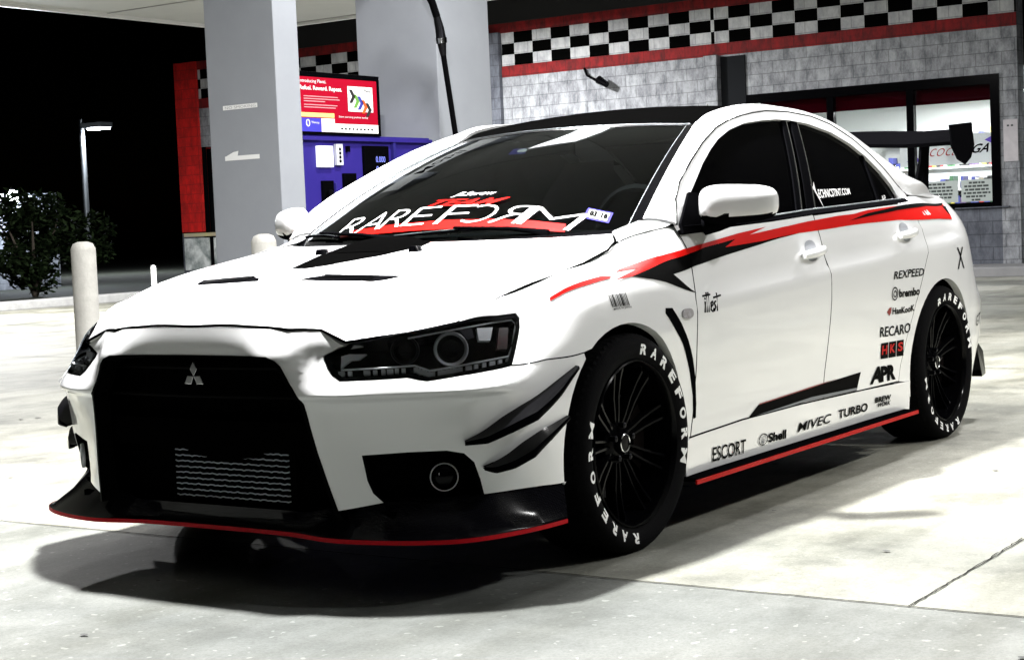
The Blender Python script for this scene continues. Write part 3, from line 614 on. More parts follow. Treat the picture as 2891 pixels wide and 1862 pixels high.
# canards
C1 = ([(.315,.89,.585),(.444,.882,.541),(.555,.863,.502),(.61,.835,.475),(.655,.80,.440),(.693,.768,.417)], [.010,.040,.065,.060,.045,.010], .015)
C2 = ([(.374,.89,.452),(.49,.876,.425),(.55,.855,.398),(.59,.825,.370),(.625,.80,.352),(.646,.791,.345)], [.010,.040,.060,.055,.04,.01], .012)
for A, wd, dz in (C1, C2):
    P = np.array(A); k = np.linspace(0, 5, 26); P = np.stack([np.interp(k, range(6), P[:, i]) for i in range(3)], 1)
    for _ in range(2): P[1:-1] = .25*P[:-2]+.5*P[1:-1]+.25*P[2:]
    W_ = np.interp(k, range(6), wd); N = np.array([body.normal(body.inv([p]))[0] for p in P]); N[:, 2] *= .2
    o_ = P+N*W_[:, None]; o_[:, 2] -= dz*W_/.06; i_ = P-N*.004
    up = np.array((0, 0, .003))
    for s in (1, -1):
        lip_ = o_+N*.002; lip_[:, 2] -= .016*W_/.06
        MB().loft([list(i_+up), list(o_+up), list(lip_+up), list(lip_-up), list(o_-up), list(i_-up)], True).build('canard', black, car, smooth=40, mirror=s < 0)
# mirrors
for s in (1, -1):
    c = Vector((-.622,.945,1.024)); e1 = Vector((-.58,.81,0)).normalized(); e2 = Vector((.81,.58,0)).normalized(); rows = []
    for i in range(15):
        a = math.pi*(i/14-.5); rows.append([])
        for j in range(28):
            b = 2*math.pi*j/28; sp = lambda v, p: math.copysign(abs(v)**p, v)
            X = .128*sp(math.sin(a), .55); rr = sp(math.cos(a), .55); Y = .062*rr*sp(math.cos(b), .75); Z = .062*rr*sp(math.sin(b), .75)
            if Y < 0: Y *= .7
            rows[-1].append(c+e1*X+e2*Y+Vector((0, 0, Z*(1-.10*(X/.128)))))
    mh = MB().loft(rows, True).build('side_mirror', paint, car, smooth=60, mirror=s < 0)
    for r in rows: pass
    rows2 = [[c+(p-c)*1.012 if (p-c).z < -.034 else c+(p-c)*.97 for p in r] for r in rows]
    MB().loft(rows2, True).build('mirror_base', satin, mh, smooth=60, mirror=s < 0)
    MB().tube([(-.60,.83,.955),(-.61,.88,.963),(-.61,.93,.975)], [.03,.026,.022], 10).build('mirror_arm', satin, mh, smooth=60, mirror=s < 0)
# door handles
for s in (1, -1):
    for x0, x1, z0, z1 in [(-1.245,-1.435,.832,.853), (-2.165,-2.345,.876,.893)]:
        n = 12; pts = []
        for i in range(n+1):
            t = i/n; x = x0+(x1-x0)*t; z = z0+(z1-z0)*t; q = body.ev(body.side([(x, z)]))[0]; pts.append((x, q[1]+.012+.020*math.sin(math.pi*min(1, max(0, t*1.1-.05))), z))
        MB().tube(pts, [.010+.007*math.sin(math.pi*i/n)**.5 for i in range(n+1)], 12).build('door_handle', paint, car, smooth=60, mirror=s < 0)
        xm, zm = (x0+x1)/2, (z0+z1)/2; q = body.side(rounded([(xm+.055, zm+.005), (xm+.04, zm+.042), (xm-.035, zm+.045), (xm-.055, zm+.008), (xm-.04, zm-.030), (xm+.035, zm-.035)], 2)); panel('handle_shade_patch', body, q, mat('painted_handle_shade', (.26,.27,.29), .3), car, side=s, off=.0008, thick=0, step=.03)  # flat grey patch paints in the shade around the handle
    q = body.side(rounded([(-.315,.703),(-.385,.703),(-.385,.672),(-.315,.672)], 2)); panel('side_repeater', body, q, mat('repeater_lens', (.42,.42,.44), .2, noise=(60,.3,(.20,.17,.18))), car, side=s, off=.006, thick=.008, step=.02)
# decals ------------------------------------------------------------------
RED0 = [(.311,.777),(.249,.797),(.166,.814),(.069,.825),(.020,.822),(.038,.817),(.135,.806),(.252,.787),(.315,.768)]
RED1 = [(.014,.833),(-.089,.846),(-.227,.862),(-.316,.871),(-.464,.889),(-.642,.908),(-.80,.925),(-.94,.936),(-1.027,.942),(-.887,.919),(-.78,.908),(-.68,.898),(-.567,.888),(-.476,.873),(-.351,.857),(-.224,.836),(-.085,.817),(.027,.809),(-.153,.839),(-.06,.836)]
BLK1 = [(-.085,.817),(-.224,.836),(-.351,.857),(-.476,.873),(-.567,.888),(-.68,.898),(-.78,.908),(-.76,.899),(-.695,.883),(-.83,.890),(-.969,.895),(-1.1,.904),(-1.281,.914),(-1.089,.899),(-.906,.880),(-.75,.864),(-.607,.848),(-.469,.831),(-.33,.812),(-.44,.747),(-.264,.791),(-.162,.807)]
RED2 = [(-.695,.883),(-.78,.908),(-.887,.919),(-1.115,.935),(-1.373,.953),(-1.652,.968),(-1.80,.972),(-1.953,.985),(-2.201,.994),(-2.50,1.000),(-2.76,1.001),(-2.97,.998),(-2.94,.965),(-2.90,.930),(-2.60,.935),(-2.219,.94),(-1.726,.93),(-1.281,.914),(-1.1,.904),(-.969,.895)]
BLK2 = [(-1.74,.947),(-2.006,.965),(-2.268,.979),(-2.56,.988),(-2.93,.990),(-2.985,1.002),(-2.629,1.004),(-2.292,.996),(-1.936,.972)]
BLK3 = [(-2.925,.992),(-2.965,.985),(-2.90,.942)]
PAR = [(-.773,.303),(-.865,.344),(-1.3,.358),(-1.76,.370),(-1.715,.303),(-1.25,.312)]
for s in (1, -1):
    dc = lambda nm, P, m, off=.0016: panel(nm, body, body.side(P), m, car, side=s, off=off, thick=0, step=.04)
    dc('side_stripe', RED0, redv); dc('side_stripe', RED1, redv); dc('side_stripe', RED2, redv)
    dc('black_stripe', BLK1, blackv, .0012); dc('black_stripe', BLK2, blackv, .0024); dc('black_stripe', BLK3, blackv, .0024)  # black vinyl shapes of the side stripe
    dc('door_decal', PAR, blackv)
    dc('door_decal', [(-.79,.3035),(-.80,.309),(-1.3,.323),(-1.717,.314),(-1.714,.3045),(-1.25,.313)], greyv, .0024)
    dc('door_decal', [(-.865,.3435),(-.872,.347),(-1.3,.361),(-1.55,.367),(-1.30,.357)], mat('dark_red_vinyl', (.22,.006,.004), .35), .0024)
def D(nm, t, q, m=blackv, **k):
    if max(c[1] for c in q) < .27: k['off'] = .009
    return decal_text(nm, body, t, body.side(q), m, car, **k)
def sponsor(t, ll, lr, h, m=blackv, lean=0, **k):
    (x0, z0), (x1, z1) = ll, lr; D('sponsor_decal', t, [(x0, z0), (x1, z1), (x0-lean, z0+h), (x1-lean, z1+h)], m, **k)
sponsor('REXPEED', (-2.053,.708), (-2.376,.708), .030, lean=.012, bold=.012)
sponsor('brembo', (-2.112,.634), (-2.333,.632), .033, bold=.03)
sponsor('HanKooK', (-2.045,.571), (-2.279,.570), .026, bold=.028)
sponsor('RECARO', (-1.928,.489), (-2.241,.486), .040, bold=.012)
sponsor('ESCORT', (-.515,.199), (-.755,.196), .047, bold=.012)
sponsor('Shell', (-.930,.207), (-1.073,.204), .032, bold=.035)
sponsor('MIVEC', (-1.168,.212), (-1.45,.213), .033, lean=.016, bold=.010)
sponsor('TURBO', (-1.53,.217), (-1.812,.215), .033, bold=.022)
sponsor('BREW', (-1.885,.237), (-2.045,.234), .021, bold=.04); sponsor('WORX', (-1.905,.217), (-2.035,.215), .017, lean=.01, bold=.04)
IL = [[(.02,0),(.10,.55)],[(.12,.66),(.14,.74)],[(.15,0),(.30,1)],[(.27,0),(.42,1)],[(.42,.25),(.56,.36),(.53,.52),(.44,.45),(.41,.1),(.52,0),(.60,.15)],[(.74,.5),(.63,.44),(.71,.22),(.61,0)],[(.80,0),(.92,.92)],[(.66,.70),(1.12,.78)],[(.03,.84),(.50,.88)]]
for st in IL:
    q = body.side([(-.468-.105*a, .683+.062*b) for a, b in st]); MB().tube([tuple(p) for p in body.ev(q)+body.normal(q)*.0005], .0032, 6).build('sponsor_decal', blackv, car)
sponsor('A', (-1.842,.312), (-1.965,.310), .064, lean=.03, bold=.05); sponsor('PR', (-1.955,.311), (-2.105,.308), .062, lean=.0, bold=.06)
sponsor('X', (-2.800,.715), (-2.900,.715), .092, bold=.0)
for k, ch in enumerate('HKS'):
    x = -1.945-.080*k; sq = [(x, .464-.001*k), (x-.072, .463-.001*k), (x-.078, .400-.002*k), (x-.006, .402-.002*k)]
    panel('sponsor_decal', body, body.side(sq), blackv, car, off=.0016, thick=0)
    sponsor(ch, (x-.012, .418), (x-.064, .417), .036, redv, off=.0028, bold=.03)
def ring_decal(cx, cz, r0, r1, m, asp=1., off=.0018):
    a = np.linspace(0, 2*math.pi, 25)[:-1]; o = [(cx+r1*asp*math.cos(t), cz+r1*math.sin(t)) for t in a]; i = [(cx+r0*asp*math.cos(t), cz+r0*math.sin(t)) for t in a]
    panel('sponsor_decal', body, body.side(o), m, car, holes=[body.side(i)] if r0 else [], off=off, thick=0, step=.02)
ring_decal(-2.068, .651, .022, .027, blackv, 1.2); ring_decal(-2.070, .650, .009, .014, blackv, 1.2)
panel('sponsor_decal', body, body.side([(-1.990,.583),(-2.012,.598),(-2.036,.600),(-2.030,.578),(-2.015,.567)]), mat('dark_red_vinyl', (.2,0,0)), car, off=.0016, thick=0)
ring_decal(-.888, .224, .0175, .0205, blackv, 1.7, .009)
for k in range(-2, 3): panel('sponsor_decal', body, body.side([(-.888+.002, .207), (-.888-.002, .207), (-.888-.013*k-.001, .241), (-.888-.013*k+.001, .241)]), greyv, car, off=.009, thick=0)
for k, wd in enumerate([2,1,3,1,1,2,1,3,2,1,1,2]):
    x = .088-.0077*k; panel('barcode_decal', body, body.side([(x, .772), (x-.0014*wd-.0012, .772), (x-.0014*wd-.0012, .735), (x, .735)]), blackv, car, off=.0016, thick=0)
sponsor('MADE IN JAPAN', (.086,.724), (-.006,.7255), .008, bold=.008)
decal_text('sponsor_decal', body, 'GT', body.inv([(-3.10,.862,.445),(-3.22,.83,.455),(-3.10,.862,.490),(-3.24,.83,.505)]), blackv, car)
def gtext(t, q, m=None, **k): decal_text('window_decal', glasshouse, t, glasshouse.side(q), m or white, car, off=-.008, **k)
gtext('ECHNICSTINT.COM', [(-1.642,1.040),(-1.955,1.053),(-1.660,1.075),(-1.965,1.078)], bold=.02)
panel('window_decal', glasshouse, glasshouse.side([(-1.60,1.135),(-1.61,1.10),(-1.63,1.085),(-1.655,1.105),(-1.64,1.07),(-1.65,.995),(-1.625,1.07)]), white, car, off=-.008, thick=0)
gtext('AP', [(-2.27,1.02),(-2.32,1.022),(-2.28,1.045),(-2.33,1.047)])
# windscreen writing
wt = lambda q: windscreen.inv(q, (1, 1, 0))
band = [(-.280,-.445),(-.300,-.377),(-.298,-.208),(-.304,.007),(-.304,.215),(-.307,.36),(-.314,.480),(-.277,.499),(-.262,.342),(-.257,.181),(-.254,.041),(-.253,-.10),(-.254,-.241),(-.266,-.36)]
panel('screen_decal', windscreen, wt(band), redv, car, off=.003, thick=0)
def wtext(t, P, m, **k): decal_text('screen_decal', windscreen, t, wt(P), m, car, off=.0065, **k)
for ch, f0, f1 in [('R',.0,.095),('A',.100,.205),('R',.205,.300),('E',.305,.405),('F',.450,.555),('C',.670,.560),('R',.790,.680),('M',.795,1.0)]:
    L0 = lambda f: (-.276-.007*f, -.465+.975*f); L1 = lambda f: (-.383+.006*f, -.462+.985*f); wtext(ch, [L0(f0), L0(f1), L1(f0+.012), L1(f1+.012)], white, bold=-.018)
wtext('TEAM', [(-.386,-.125),(-.383,.18),(-.424,-.115),(-.423,.20)], redv, bold=.02, shear=.5)
wtext('JLSerow', [(-.434,-.06),(-.434,.125),(-.466,-.05),(-.463,.12)], white, bold=.01, shear=.4)
blue = mat('blue_vinyl', (.03, .025, .26), .5, spec=.1)
panel('inspection_sticker', windscreen, wt([(-.358,.518),(-.362,.612),(-.415,.600),(-.412,.508)]), blue, car, off=.003, thick=0)
panel('inspection_sticker', windscreen, wt([(-.366,.528),(-.369,.600),(-.406,.592),(-.404,.520)]), white, car, off=.004, thick=0)
wtext('03*18', [(-.372,.532),(-.375,.598),(-.401,.525),(-.400,.591)], blackv, bold=.06)
panel('inspection_sticker', windscreen, wt([(-.775,-.045),(-.772,.032),(-.835,.0),(-.835,-.06)]), blue, car, off=-.003, thick=0)
panel('inspection_sticker', windscreen, wt(rounded([(-.79,-.02),(-.785,.025),(-.825,.01),(-.825,-.03)], 2)), white, car, off=-.002, thick=0)
# ---------------------------------------------------------------- wheels
def wheel_mesh():
    t = MB(); TY = [(.246,-.012),(.262,.0),(.285,.006),(.305,.003),(.318,-.010),(.325,-.028),(.3265,-.06),(.3265,-.19),(.325,-.215),(.312,-.235),(.28,-.24),(.246,-.225)]
    t.lathe(TY, 'y', n=96)
    g = MB()
    for i in range(84):
        a = 2*math.pi*i/84; 
        for (h0, h1) in ((-.012, -.050),):
            c, s_ = math.cos(a), math.sin(a); c2, s2 = math.cos(a+.03), math.sin(a+.03)
            g.add([(c*.3262, h0-.012, s_*.3262), (c2*.3262, h0-.012, s2*.3262), (c2*.3275, h1, s2*.3275), (c*.3275, h1, s_*.3275), (c*.315, h0+.004, s_*.315), (c2*.315, h0+.004, s2*.315)], [(0,1,2,3), (4,5,1,0)])
    r = MB(); r.lathe([(.232,-.20),(.230,-.06),(.232,-.030),(.240,-.018),(.247,-.012),(.2475,-.004),(.243,-.001),(.238,-.006),(.233,-.018),(.2335,-.024),(.228,-.036),(.2285,-.044),(.222,-.060),(.2225,-.068),(.217,-.09),(.2175,-.10),(.213,-.14)], 'y', n=96)
    sp = MB()
    for k in range(9):
        a = R(40*k+2); 
        for sgn in (-1, 1):
            rows = []
            for q, (rr, wdt, h) in enumerate([(.045,.011,-.072),(.09,.0095,-.066),(.14,.009,-.062),(.19,.009,-.052),(.229,.013,-.040)]):
                off = sgn*(.008+.006*q/4*2.2); ring = []
                for (dw, dh) in [(-.8,0),(-.55,.005),(.55,.005),(.8,0),(.9,-.028),(-.9,-.028)]:
                    x = rr; y = off+dw*wdt*.62; ring.append((x*math.cos(a)-y*math.sin(a), h+dh, x*math.sin(a)+y*math.cos(a)))
                rows.append(ring)
            sp.loft(rows, True)
    hub = MB(); hub.lathe([(.075,-.11),(.072,-.074),(.060,-.066),(.034,-.062),(.030,-.050),(.028,-.046),(.001,-.045)], 'y', n=40)
    cap = MB(); cap.lathe([(.0275,-.047),(.0285,-.0435),(.026,-.042),(.024,-.044)], 'y', n=32)
    nuts = []
    for k in range(5):
        a = R(72*k+20); nuts.append(MB()); nuts[-1].lathe([(.0095,-.068),(.009,-.045),(.004,-.042),(.0005,-.042)], 'y', (.053*math.cos(a), 0, .053*math.sin(a)), 8)
    dc = MB(); dc.lathe([(.06,-.120),(.06,-.112),(.165,-.112),(.165,-.128),(.06,-.130)], 'y', n=48)
    cp = MB(); cp.lathe([(.105,-.095),(.105,-.075),(.178,-.075),(.185,-.095),(.185,-.14),(.105,-.14)], 'y', n=48)
    return t, g, r, sp, hub, cap, nuts, dc
def letters(starts, txt='RAREFORM', r0=.2635, r1=.2945, adv=13.7):
    m = MB()
    for a0 in starts:
        for k, ch in enumerate(txt):
            v, f = text_shape(ch, bold=.045 if ch != 'M' else .006); lo = v.min(0); hi = v.max(0); w_ = 7.4; v = (v-lo)/(hi-lo); w2 = w_ if ch != 'M' else 9.4
            c0 = a0-adv*k; P = []
            for p, q in v:
                a = R(c0+w2/2-w2*p); rr = r0+(r1-r0)*q; h = .0075-.0035*((rr-.287)/.02)**2; P.append((-rr*math.cos(a), h, rr*math.sin(a)))
            m.add(P, f)
    return m
T_ = wheel_mesh(); FACE = .899
def make_wheel(x, side, starts):
    wl = bpy.data.objects.new('wheel', None); COL.objects.link(wl); wl.parent = car; wl.location = (x, FACE*side, .3265)
    mir = side < 0
    for m, nm, mt, sm in [(T_[0], 'tyre', rubber, 40), (T_[1], 'tread', rubber, None), (T_[2], 'rim', black, 35), (T_[3], 'spoke', spokem, 30), (T_[4], 'hub', spokem, 35), (T_[5], 'hub_cap', chrome, 50), (T_[6][0], 'wheel_nut', gunm, 40), (T_[6][1], 'wheel_nut', gunm, 40), (T_[6][2], 'wheel_nut', gunm, 40), (T_[6][3], 'wheel_nut', gunm, 40), (T_[6][4], 'wheel_nut', gunm, 40), (T_[7], 'brake_disc', gunm, 40)]:
        m.build(nm, mt, wl, smooth=sm, mirror=mir)
    cp = MB(); rows = []
    for a in np.linspace(R(-35), R(35), 9): rows.append([(-r*math.cos(a), h, r*math.sin(a)) for r, h in [(.11,-.080),(.175,-.080),(.185,-.10),(.185,-.145),(.11,-.145)]])
    cp.loft(rows, True).build('brake_caliper', mat('caliper_dark', (.003,.002,.002), .6, spec=.02), wl, smooth=30, mirror=mir)
    letters(starts).build('tyre_lettering', white, wl, mirror=mir)
    return wl
make_wheel(0, 1, (-99, 81)); make_wheel(-2.65, 1, (-71, 109)); make_wheel(0, -1, (-97, 76)); make_wheel(-2.65, -1, (-72, 97))
# wheel wells and floor so nothing shows through
mb = MB(); mb.box((-3.30,-.60,.20), (.70,.60,.24)); mb.box((.42,-.60,.205), (.80,.60,.235)); mb.box((-.35,-.79,.60),(.42,.79,.64)); mb.build('floor_pan', void, car)
for s in (1, -1):
    for cx in (.03, -2.625):
        m = MB(); rows = []
        for y in (.872, .55): rows.append([(cx+.375*math.cos(R(a)), y, .32+.375*math.sin(R(a))) for a in range(-30, 211, 10)])
        m.loft(rows); n = len(rows[1]); m.add(rows[1]+[(cx, .55, .2)], [tuple(range(n+1))]); m.build('wheel_arch_liner', void, car, mirror=s < 0)
    MB().box((-2.25,.60,.2), (-.36,.80,.90)).build('door_core', void, car, mirror=s < 0)
MB().box((-.30,-.55,.25), (.74,.55,.66)).build('engine_bay', void, car)
# interior
cab = mat('cabin_trim', (.018,.019,.02), .7); seatm = mat('seat_fabric', (.02,.021,.024), .8)
mb = MB(); mb.loft([[(-.38,c*.66,.95-.02*c*c) for c in (-1,-.5,0,.5,1)], [(-.62,c*.66,.965-.02*c*c) for c in (-1,-.5,0,.5,1)], [(-.80,c*.66,.93) for c in (-1,-.5,0,.5,1)], [(-.86,c*.66,.78) for c in (-1,-.5,0,.5,1)]]); mb.build('dashboard', cab, car, smooth=40)
mb = MB(); mb.box((-2.6,-.62,.3), (-.85,.62,.36)).build('cabin_floor', cab, car)
for y in (.36, -.36):
    m = MB(); m.loft([[(x, y+c*w_, z) for c in (-1,-.6,0,.6,1)] for x, z, w_ in [(-1.62,.62,.26),(-1.72,.85,.27),(-1.80,1.02,.25),(-1.83,1.12,.20),(-1.84,1.20,.13),(-1.86,1.24,.12),(-1.92,1.22,.12)]]); m.box((-1.62,y-.25,.45),(-1.10,y+.25,.60)); m.build('seat', seatm, car, smooth=50)
m = MB(); m.lathe([(.17,-.012),(.185,0),(.17,.012),(.155,0),(.17,-.012)], 'x', (-.98,.36,.93), 32); m.tube([(-.98,.20,.93),(-.98,.52,.93)], .012, 6); m.build('steering_wheel', cab, car, smooth=60)
m = MB(); m.box((-.985,-.115,1.235), (-.965,.115,1.295)); m.build('rear_view_mirror', satin, car, bevel=.006)
m = MB(); m.loft([[(-2.35,c*.62,.95) for c in (-1,0,1)], [(-2.42,c*.58,1.12) for c in (-1,0,1)]]); m.build('rear_seat', seatm, car)
# wing, tail lamps, rear spats, aerial
prof = [(-3.22,1.300),(-3.24,1.318),(-3.31,1.332),(-3.40,1.346),(-3.49,1.368),(-3.493,1.360),(-3.42,1.318),(-3.33,1.292),(-3.25,1.284)]
rows = []
for y in np.linspace(-.735, .735, 21):
    dz = -.028*math.exp(-(abs(y)-.0)**2/.09)*0+.022*(1-min(1, abs(y)/.5)**2); rows.append([(x, y, z-.02+dz) for x, z in prof])
mb = MB().loft(rows, True); wing = mb.build('rear_wing', satin, car, smooth=35)
for s in (1, -1):
    MB().prism([(-3.20,1.355),(-3.50,1.375),(-3.53,1.27),(-3.48,1.21),(-3.40,1.178),(-3.30,1.20),(-3.22,1.26)], lambda a, b, c: (a, c, b), (.736, .744)).build('endplate', satin, wing, bevel=.002, mirror=s < 0)
    MB().prism([(-3.26,1.285),(-3.37,1.30),(-3.35,1.22),(-3.33,1.03),(-3.27,1.03),(-3.28,1.17),(-3.20,1.03),(-3.14,1.04),(-3.24,1.20)], lambda a, b, c: (a, c, b), (.575, .587)).build('wing_stand', satin, wing, mirror=s < 0)
    tlu = body.inv([(-3.215,.74,.93),(-3.36,.69,.93),(-3.40,.62,.92),(-3.42,.62,.80),(-3.36,.71,.78),(-3.24,.785,.82)]); panel('tail_light', body, tlu, mat('tail_lens', (.12,.004,.006), .15, coat=1), car, side=s, off=.004, thick=.008)
    MB().add([(-3.30,.80,.38),(-3.44,.79,.31),(-3.50,.72,.29),(-3.30,.83,.20),(-3.44,.80,.20),(-3.45,.70,.20),(-3.30,.70,.38),(-3.30,.70,.20)], [(0,1,4,3),(1,2,5,4),(0,6,2,1),(3,4,5,7),(0,3,7,6)]).build('rear_spat', black, car, bevel=.004, mirror=s < 0)
MB().tube([(-2.20,0,1.385),(-2.27,0,1.47)], [.006,.003], 6).build('aerial', chrome, car)
# ================================================================ ground
def ground_mat(name, cols, flecks):
    m = bpy.data.materials.new(name); m.use_nodes = True; n = m.node_tree; b = n.nodes['Principled BSDF']; L = n.links.new
    tc = n.nodes.new('ShaderNodeTexCoord')
    def noise(sc, det, ro=.6, st=None):
        t = n.nodes.new('ShaderNodeTexNoise'); t.inputs['Scale'].default_value = sc; t.inputs['Detail'].default_value = det; t.inputs['Roughness'].default_value = ro
        if st: mp = n.nodes.new('ShaderNodeMapping'); mp.inputs['Scale'].default_value = st; L(tc.outputs['Object'], mp.inputs[0]); L(mp.outputs[0], t.inputs['Vector'])
        else: L(tc.outputs['Object'], t.inputs['Vector'])
        return t
    def ramp(t, els):
        r = n.nodes.new('ShaderNodeValToRGB'); e = r.color_ramp.elements; e[0].position, e[0].color = els[0][0], (*els[0][1], 1); e[1].position, e[1].color = els[1][0], (*els[1][1], 1)
        for p, c in els[2:]: q = e.new(p); q.color = (*c, 1)
        L(t.outputs['Fac'], r.inputs['Fac']); return r
    def mix(a, c, fac=1, mode='MULTIPLY'):
        x = n.nodes.new('ShaderNodeMix'); x.data_type = 'RGBA'; x.blend_type = mode; x.inputs[0].default_value = fac; L(a, x.inputs[6]); L(c, x.inputs[7]); return x.outputs[2]
    base = ramp(noise(1.5, 12, .68), [(.34, cols[0]), (.50, cols[1]), (.70, cols[2])])
    blot = ramp(noise(.45, 5, .55, (1, .55, 1)), [(.40, (.55, .57, .58)), (.56, (1, 1, 1))])
    streak = ramp(noise(1.3, 7, .6, (.35, 1.6, 1)), [(.38, (.60, .60, .55)), (.52, (1, 1, 1))])
    spk = ramp(noise(34, 2, .4), [(.68, (1, 1, 1)), (.71, (flecks,)*3)])
    fine = ramp(noise(130, 4, .75), [(.34, (.62, .62, .60)), (.58, (1, 1, 1))])
    c = mix(base.outputs[0], blot.outputs[0]); c = mix(c, streak.outputs[0], .8); c = mix(c, spk.outputs[0], 1); c = mix(c, fine.outputs[0], .8)
    L(c, b.inputs['Base Color']); b.inputs['Roughness'].default_value = .62; b.inputs['Specular IOR Level'].default_value = .35
    k = n.nodes.new('ShaderNodeBump'); k.inputs['Strength'].default_value = .25; k.inputs['Distance'].default_value = .004; L(noise(60, 6).outputs['Fac'], k.inputs['Height']); L(k.outputs[0], b.inputs['Normal'])
    return m
conc = ground_mat('concrete', [(.12,.12,.10),(.27,.266,.226),(.38,.376,.33)], 1.3); conc2 = ground_mat('grey_concrete', [(.095,.10,.09),(.165,.17,.158),(.215,.22,.205)], 1.8)
g = MB(); g.add([(-200,-200,0),(60,-200,0),(60,60,0),(-200,60,0)], [(0,1,2,3)]); tag(g.build('ground', mat('asphalt', (.045,.045,.047), .85, noise=(3,.3,(.03,.03,.032)), bump=(40,.4))), kind='structure')
g = MB(); g.add([(-18.5,-17.6,.004),(.365,-17.6,.004),(.365,25,.004),(-18.5,25,.004)], [(0,1,2,3)]); tag(g.build('forecourt', conc), kind='structure')
g = MB(); g.add([(.365,-17.6,.004),(25,-17.6,.004),(25,25,.004),(.365,25,.004)], [(0,1,2,3)]); tag(g.build('forecourt', conc2), kind='structure')
jm = mat('joint_sealant', (.015,.015,.015), .95, noise=(20,.4,(.05,.05,.045)), spec=0.)
def crack(pts, w_, z=.0065):
    m = []; 
    for i, (x, y) in enumerate(pts):
        a = Vector(pts[max(i-1, 0)]); b = Vector(pts[min(i+1, len(pts)-1)]); t = (b-a).normalized(); m.append([(x-t.y*w_/2, y+t.x*w_/2, z), (x+t.y*w_/2, y-t.x*w_/2, z)])
    return MB().loft(m)
def wob(a, b, n, amp): return [(a[0]+(b[0]-a[0])*i/n+rng.uniform(-amp, amp), a[1]+(b[1]-a[1])*i/n+rng.uniform(-amp, amp)) for i in range(n+1)]
m = MB()
for x in (.365, -5.68, 6.4, -11.7): q = crack(wob((x, -16), (x, 20), 320, .0025), .007 if x > 0 else .011); m.add(q.v, q.f)
for y, xe in ((1.86, .36), (-6.8, .36), (-2.47, .36), (6.2, .36)): q = crack(wob((-17, y), (xe, y), 260, .003), .0035); m.add(q.v, q.f)
q = crack(wob((.36, 1.865), (-.58, 1.85), 40, .0035), .004, .007); m.add(q.v, q.f)
tag(m.build('pavement_joint', jm), kind='structure')
kerbm = mat('kerb_concrete', (.42,.42,.42), .8, noise=(6,.35,(.22,.22,.22)), bump=(30,.3))
m = MB(); m.box((-18.3,-17.95,0), (6,-17.6,.14)); tag(m.build('kerb', kerbm, bevel=.02), kind='structure')
m = MB(); m.box((-19.98,-17.6,0), (-18.5,2,.13)); tag(m.build('pavement', mat('pavement_concrete', (.30,.30,.31), .8, noise=(2,.3,(.18,.18,.19))), bevel=.015), kind='structure')
m = MB(); m.add([(-60,-17.96,.05),(30,-17.96,.05),(30,-80,.05),(-60,-80,.05)], [(0,1,2,3)]); tag(m.build('verge', mat('soil', (.02,.025,.015), .95, noise=(5,.3,(.01,.012,.008)))), kind='structure')
m = MB()
def ob(cx, cy, rr, n=26):
    return [(cx+rr*math.cos(2*math.pi*i/n)*(1+rng.uniform(-.15,.15)), cy+rr*1.4*math.sin(2*math.pi*i/n)*(1+rng.uniform(-.15,.15)), .0085) for i in range(n)]
for _ in range(170):
    rr = rng.uniform(.005, .017); P = ob(rng.uniform(-8, 2.4), rng.uniform(-8, 3.5), rr, 10); m.add(P, [tuple(range(10))])
tag(m.build('chewing_gum_spot', mat('gum_spot', (.05,.05,.05), .9)), kind='stuff', label='small dark spots of old gum trodden into the concrete', cat='stains')
# ================================================================ canopy
wht = mat('canopy_panel', (.46,.46,.45), .6, noise=(1.2,.4,(.38,.38,.37)), spec=.1)
cn_ = thing('fuel_canopy', 'flat pale fuel station canopy overhead with lit square lamps in its ceiling', 'canopy', (0, 0, 0))
m = MB(); m.box((-17.0,-16.05,CAN_Z), (9,11,CAN_Z+.9)); m.build('canopy_deck', wht, cn_)
m = MB()
for i in range(9): m.box((-17.0+3.2*i,-16.0,CAN_Z-.012), (-16.95+3.2*i,11,CAN_Z-.001))
m.build('ceiling_seam', mat('seam_grey', (.30,.30,.30), .6), cn_)
m = MB(); m.box((-17.08,-16.13,CAN_Z-.05), (9,-16.053,CAN_Z+.95)); m.box((-17.08,-16.13,CAN_Z-.05), (-17.003,11,CAN_Z+.95)); m.box((9.003,-16.13,CAN_Z-.05), (9.08,11,CAN_Z+.95)); m.build('canopy_fascia', mat('fascia_white', (.66,.66,.66), .4), cn_)
for x, y, p in LAMPS:
    k = 2.3 if p == 450 else 1  # wide lit panel added to put a bright reflection in the windscreen
    m = MB(); m.box((x-.36*k,y-.36,CAN_Z-.06), (x+.36*k,y+.36,CAN_Z-.003)); lf = m.build('canopy_lamp', mat('lamp_housing', (.7,.7,.7), .4), cn_)
    m = MB(); m.add([(x-.3*k,y-.3,CAN_Z-.063),(x+.3*k,y-.3,CAN_Z-.063),(x+.3*k,y+.3,CAN_Z-.063),(x-.3*k,y+.3,CAN_Z-.063)], [(0,3,2,1)]); m.build('lamp_lens', mat('lit_lens', (.9,.9,.9), .5, emit=(1,.99,.96), es=5), lf)
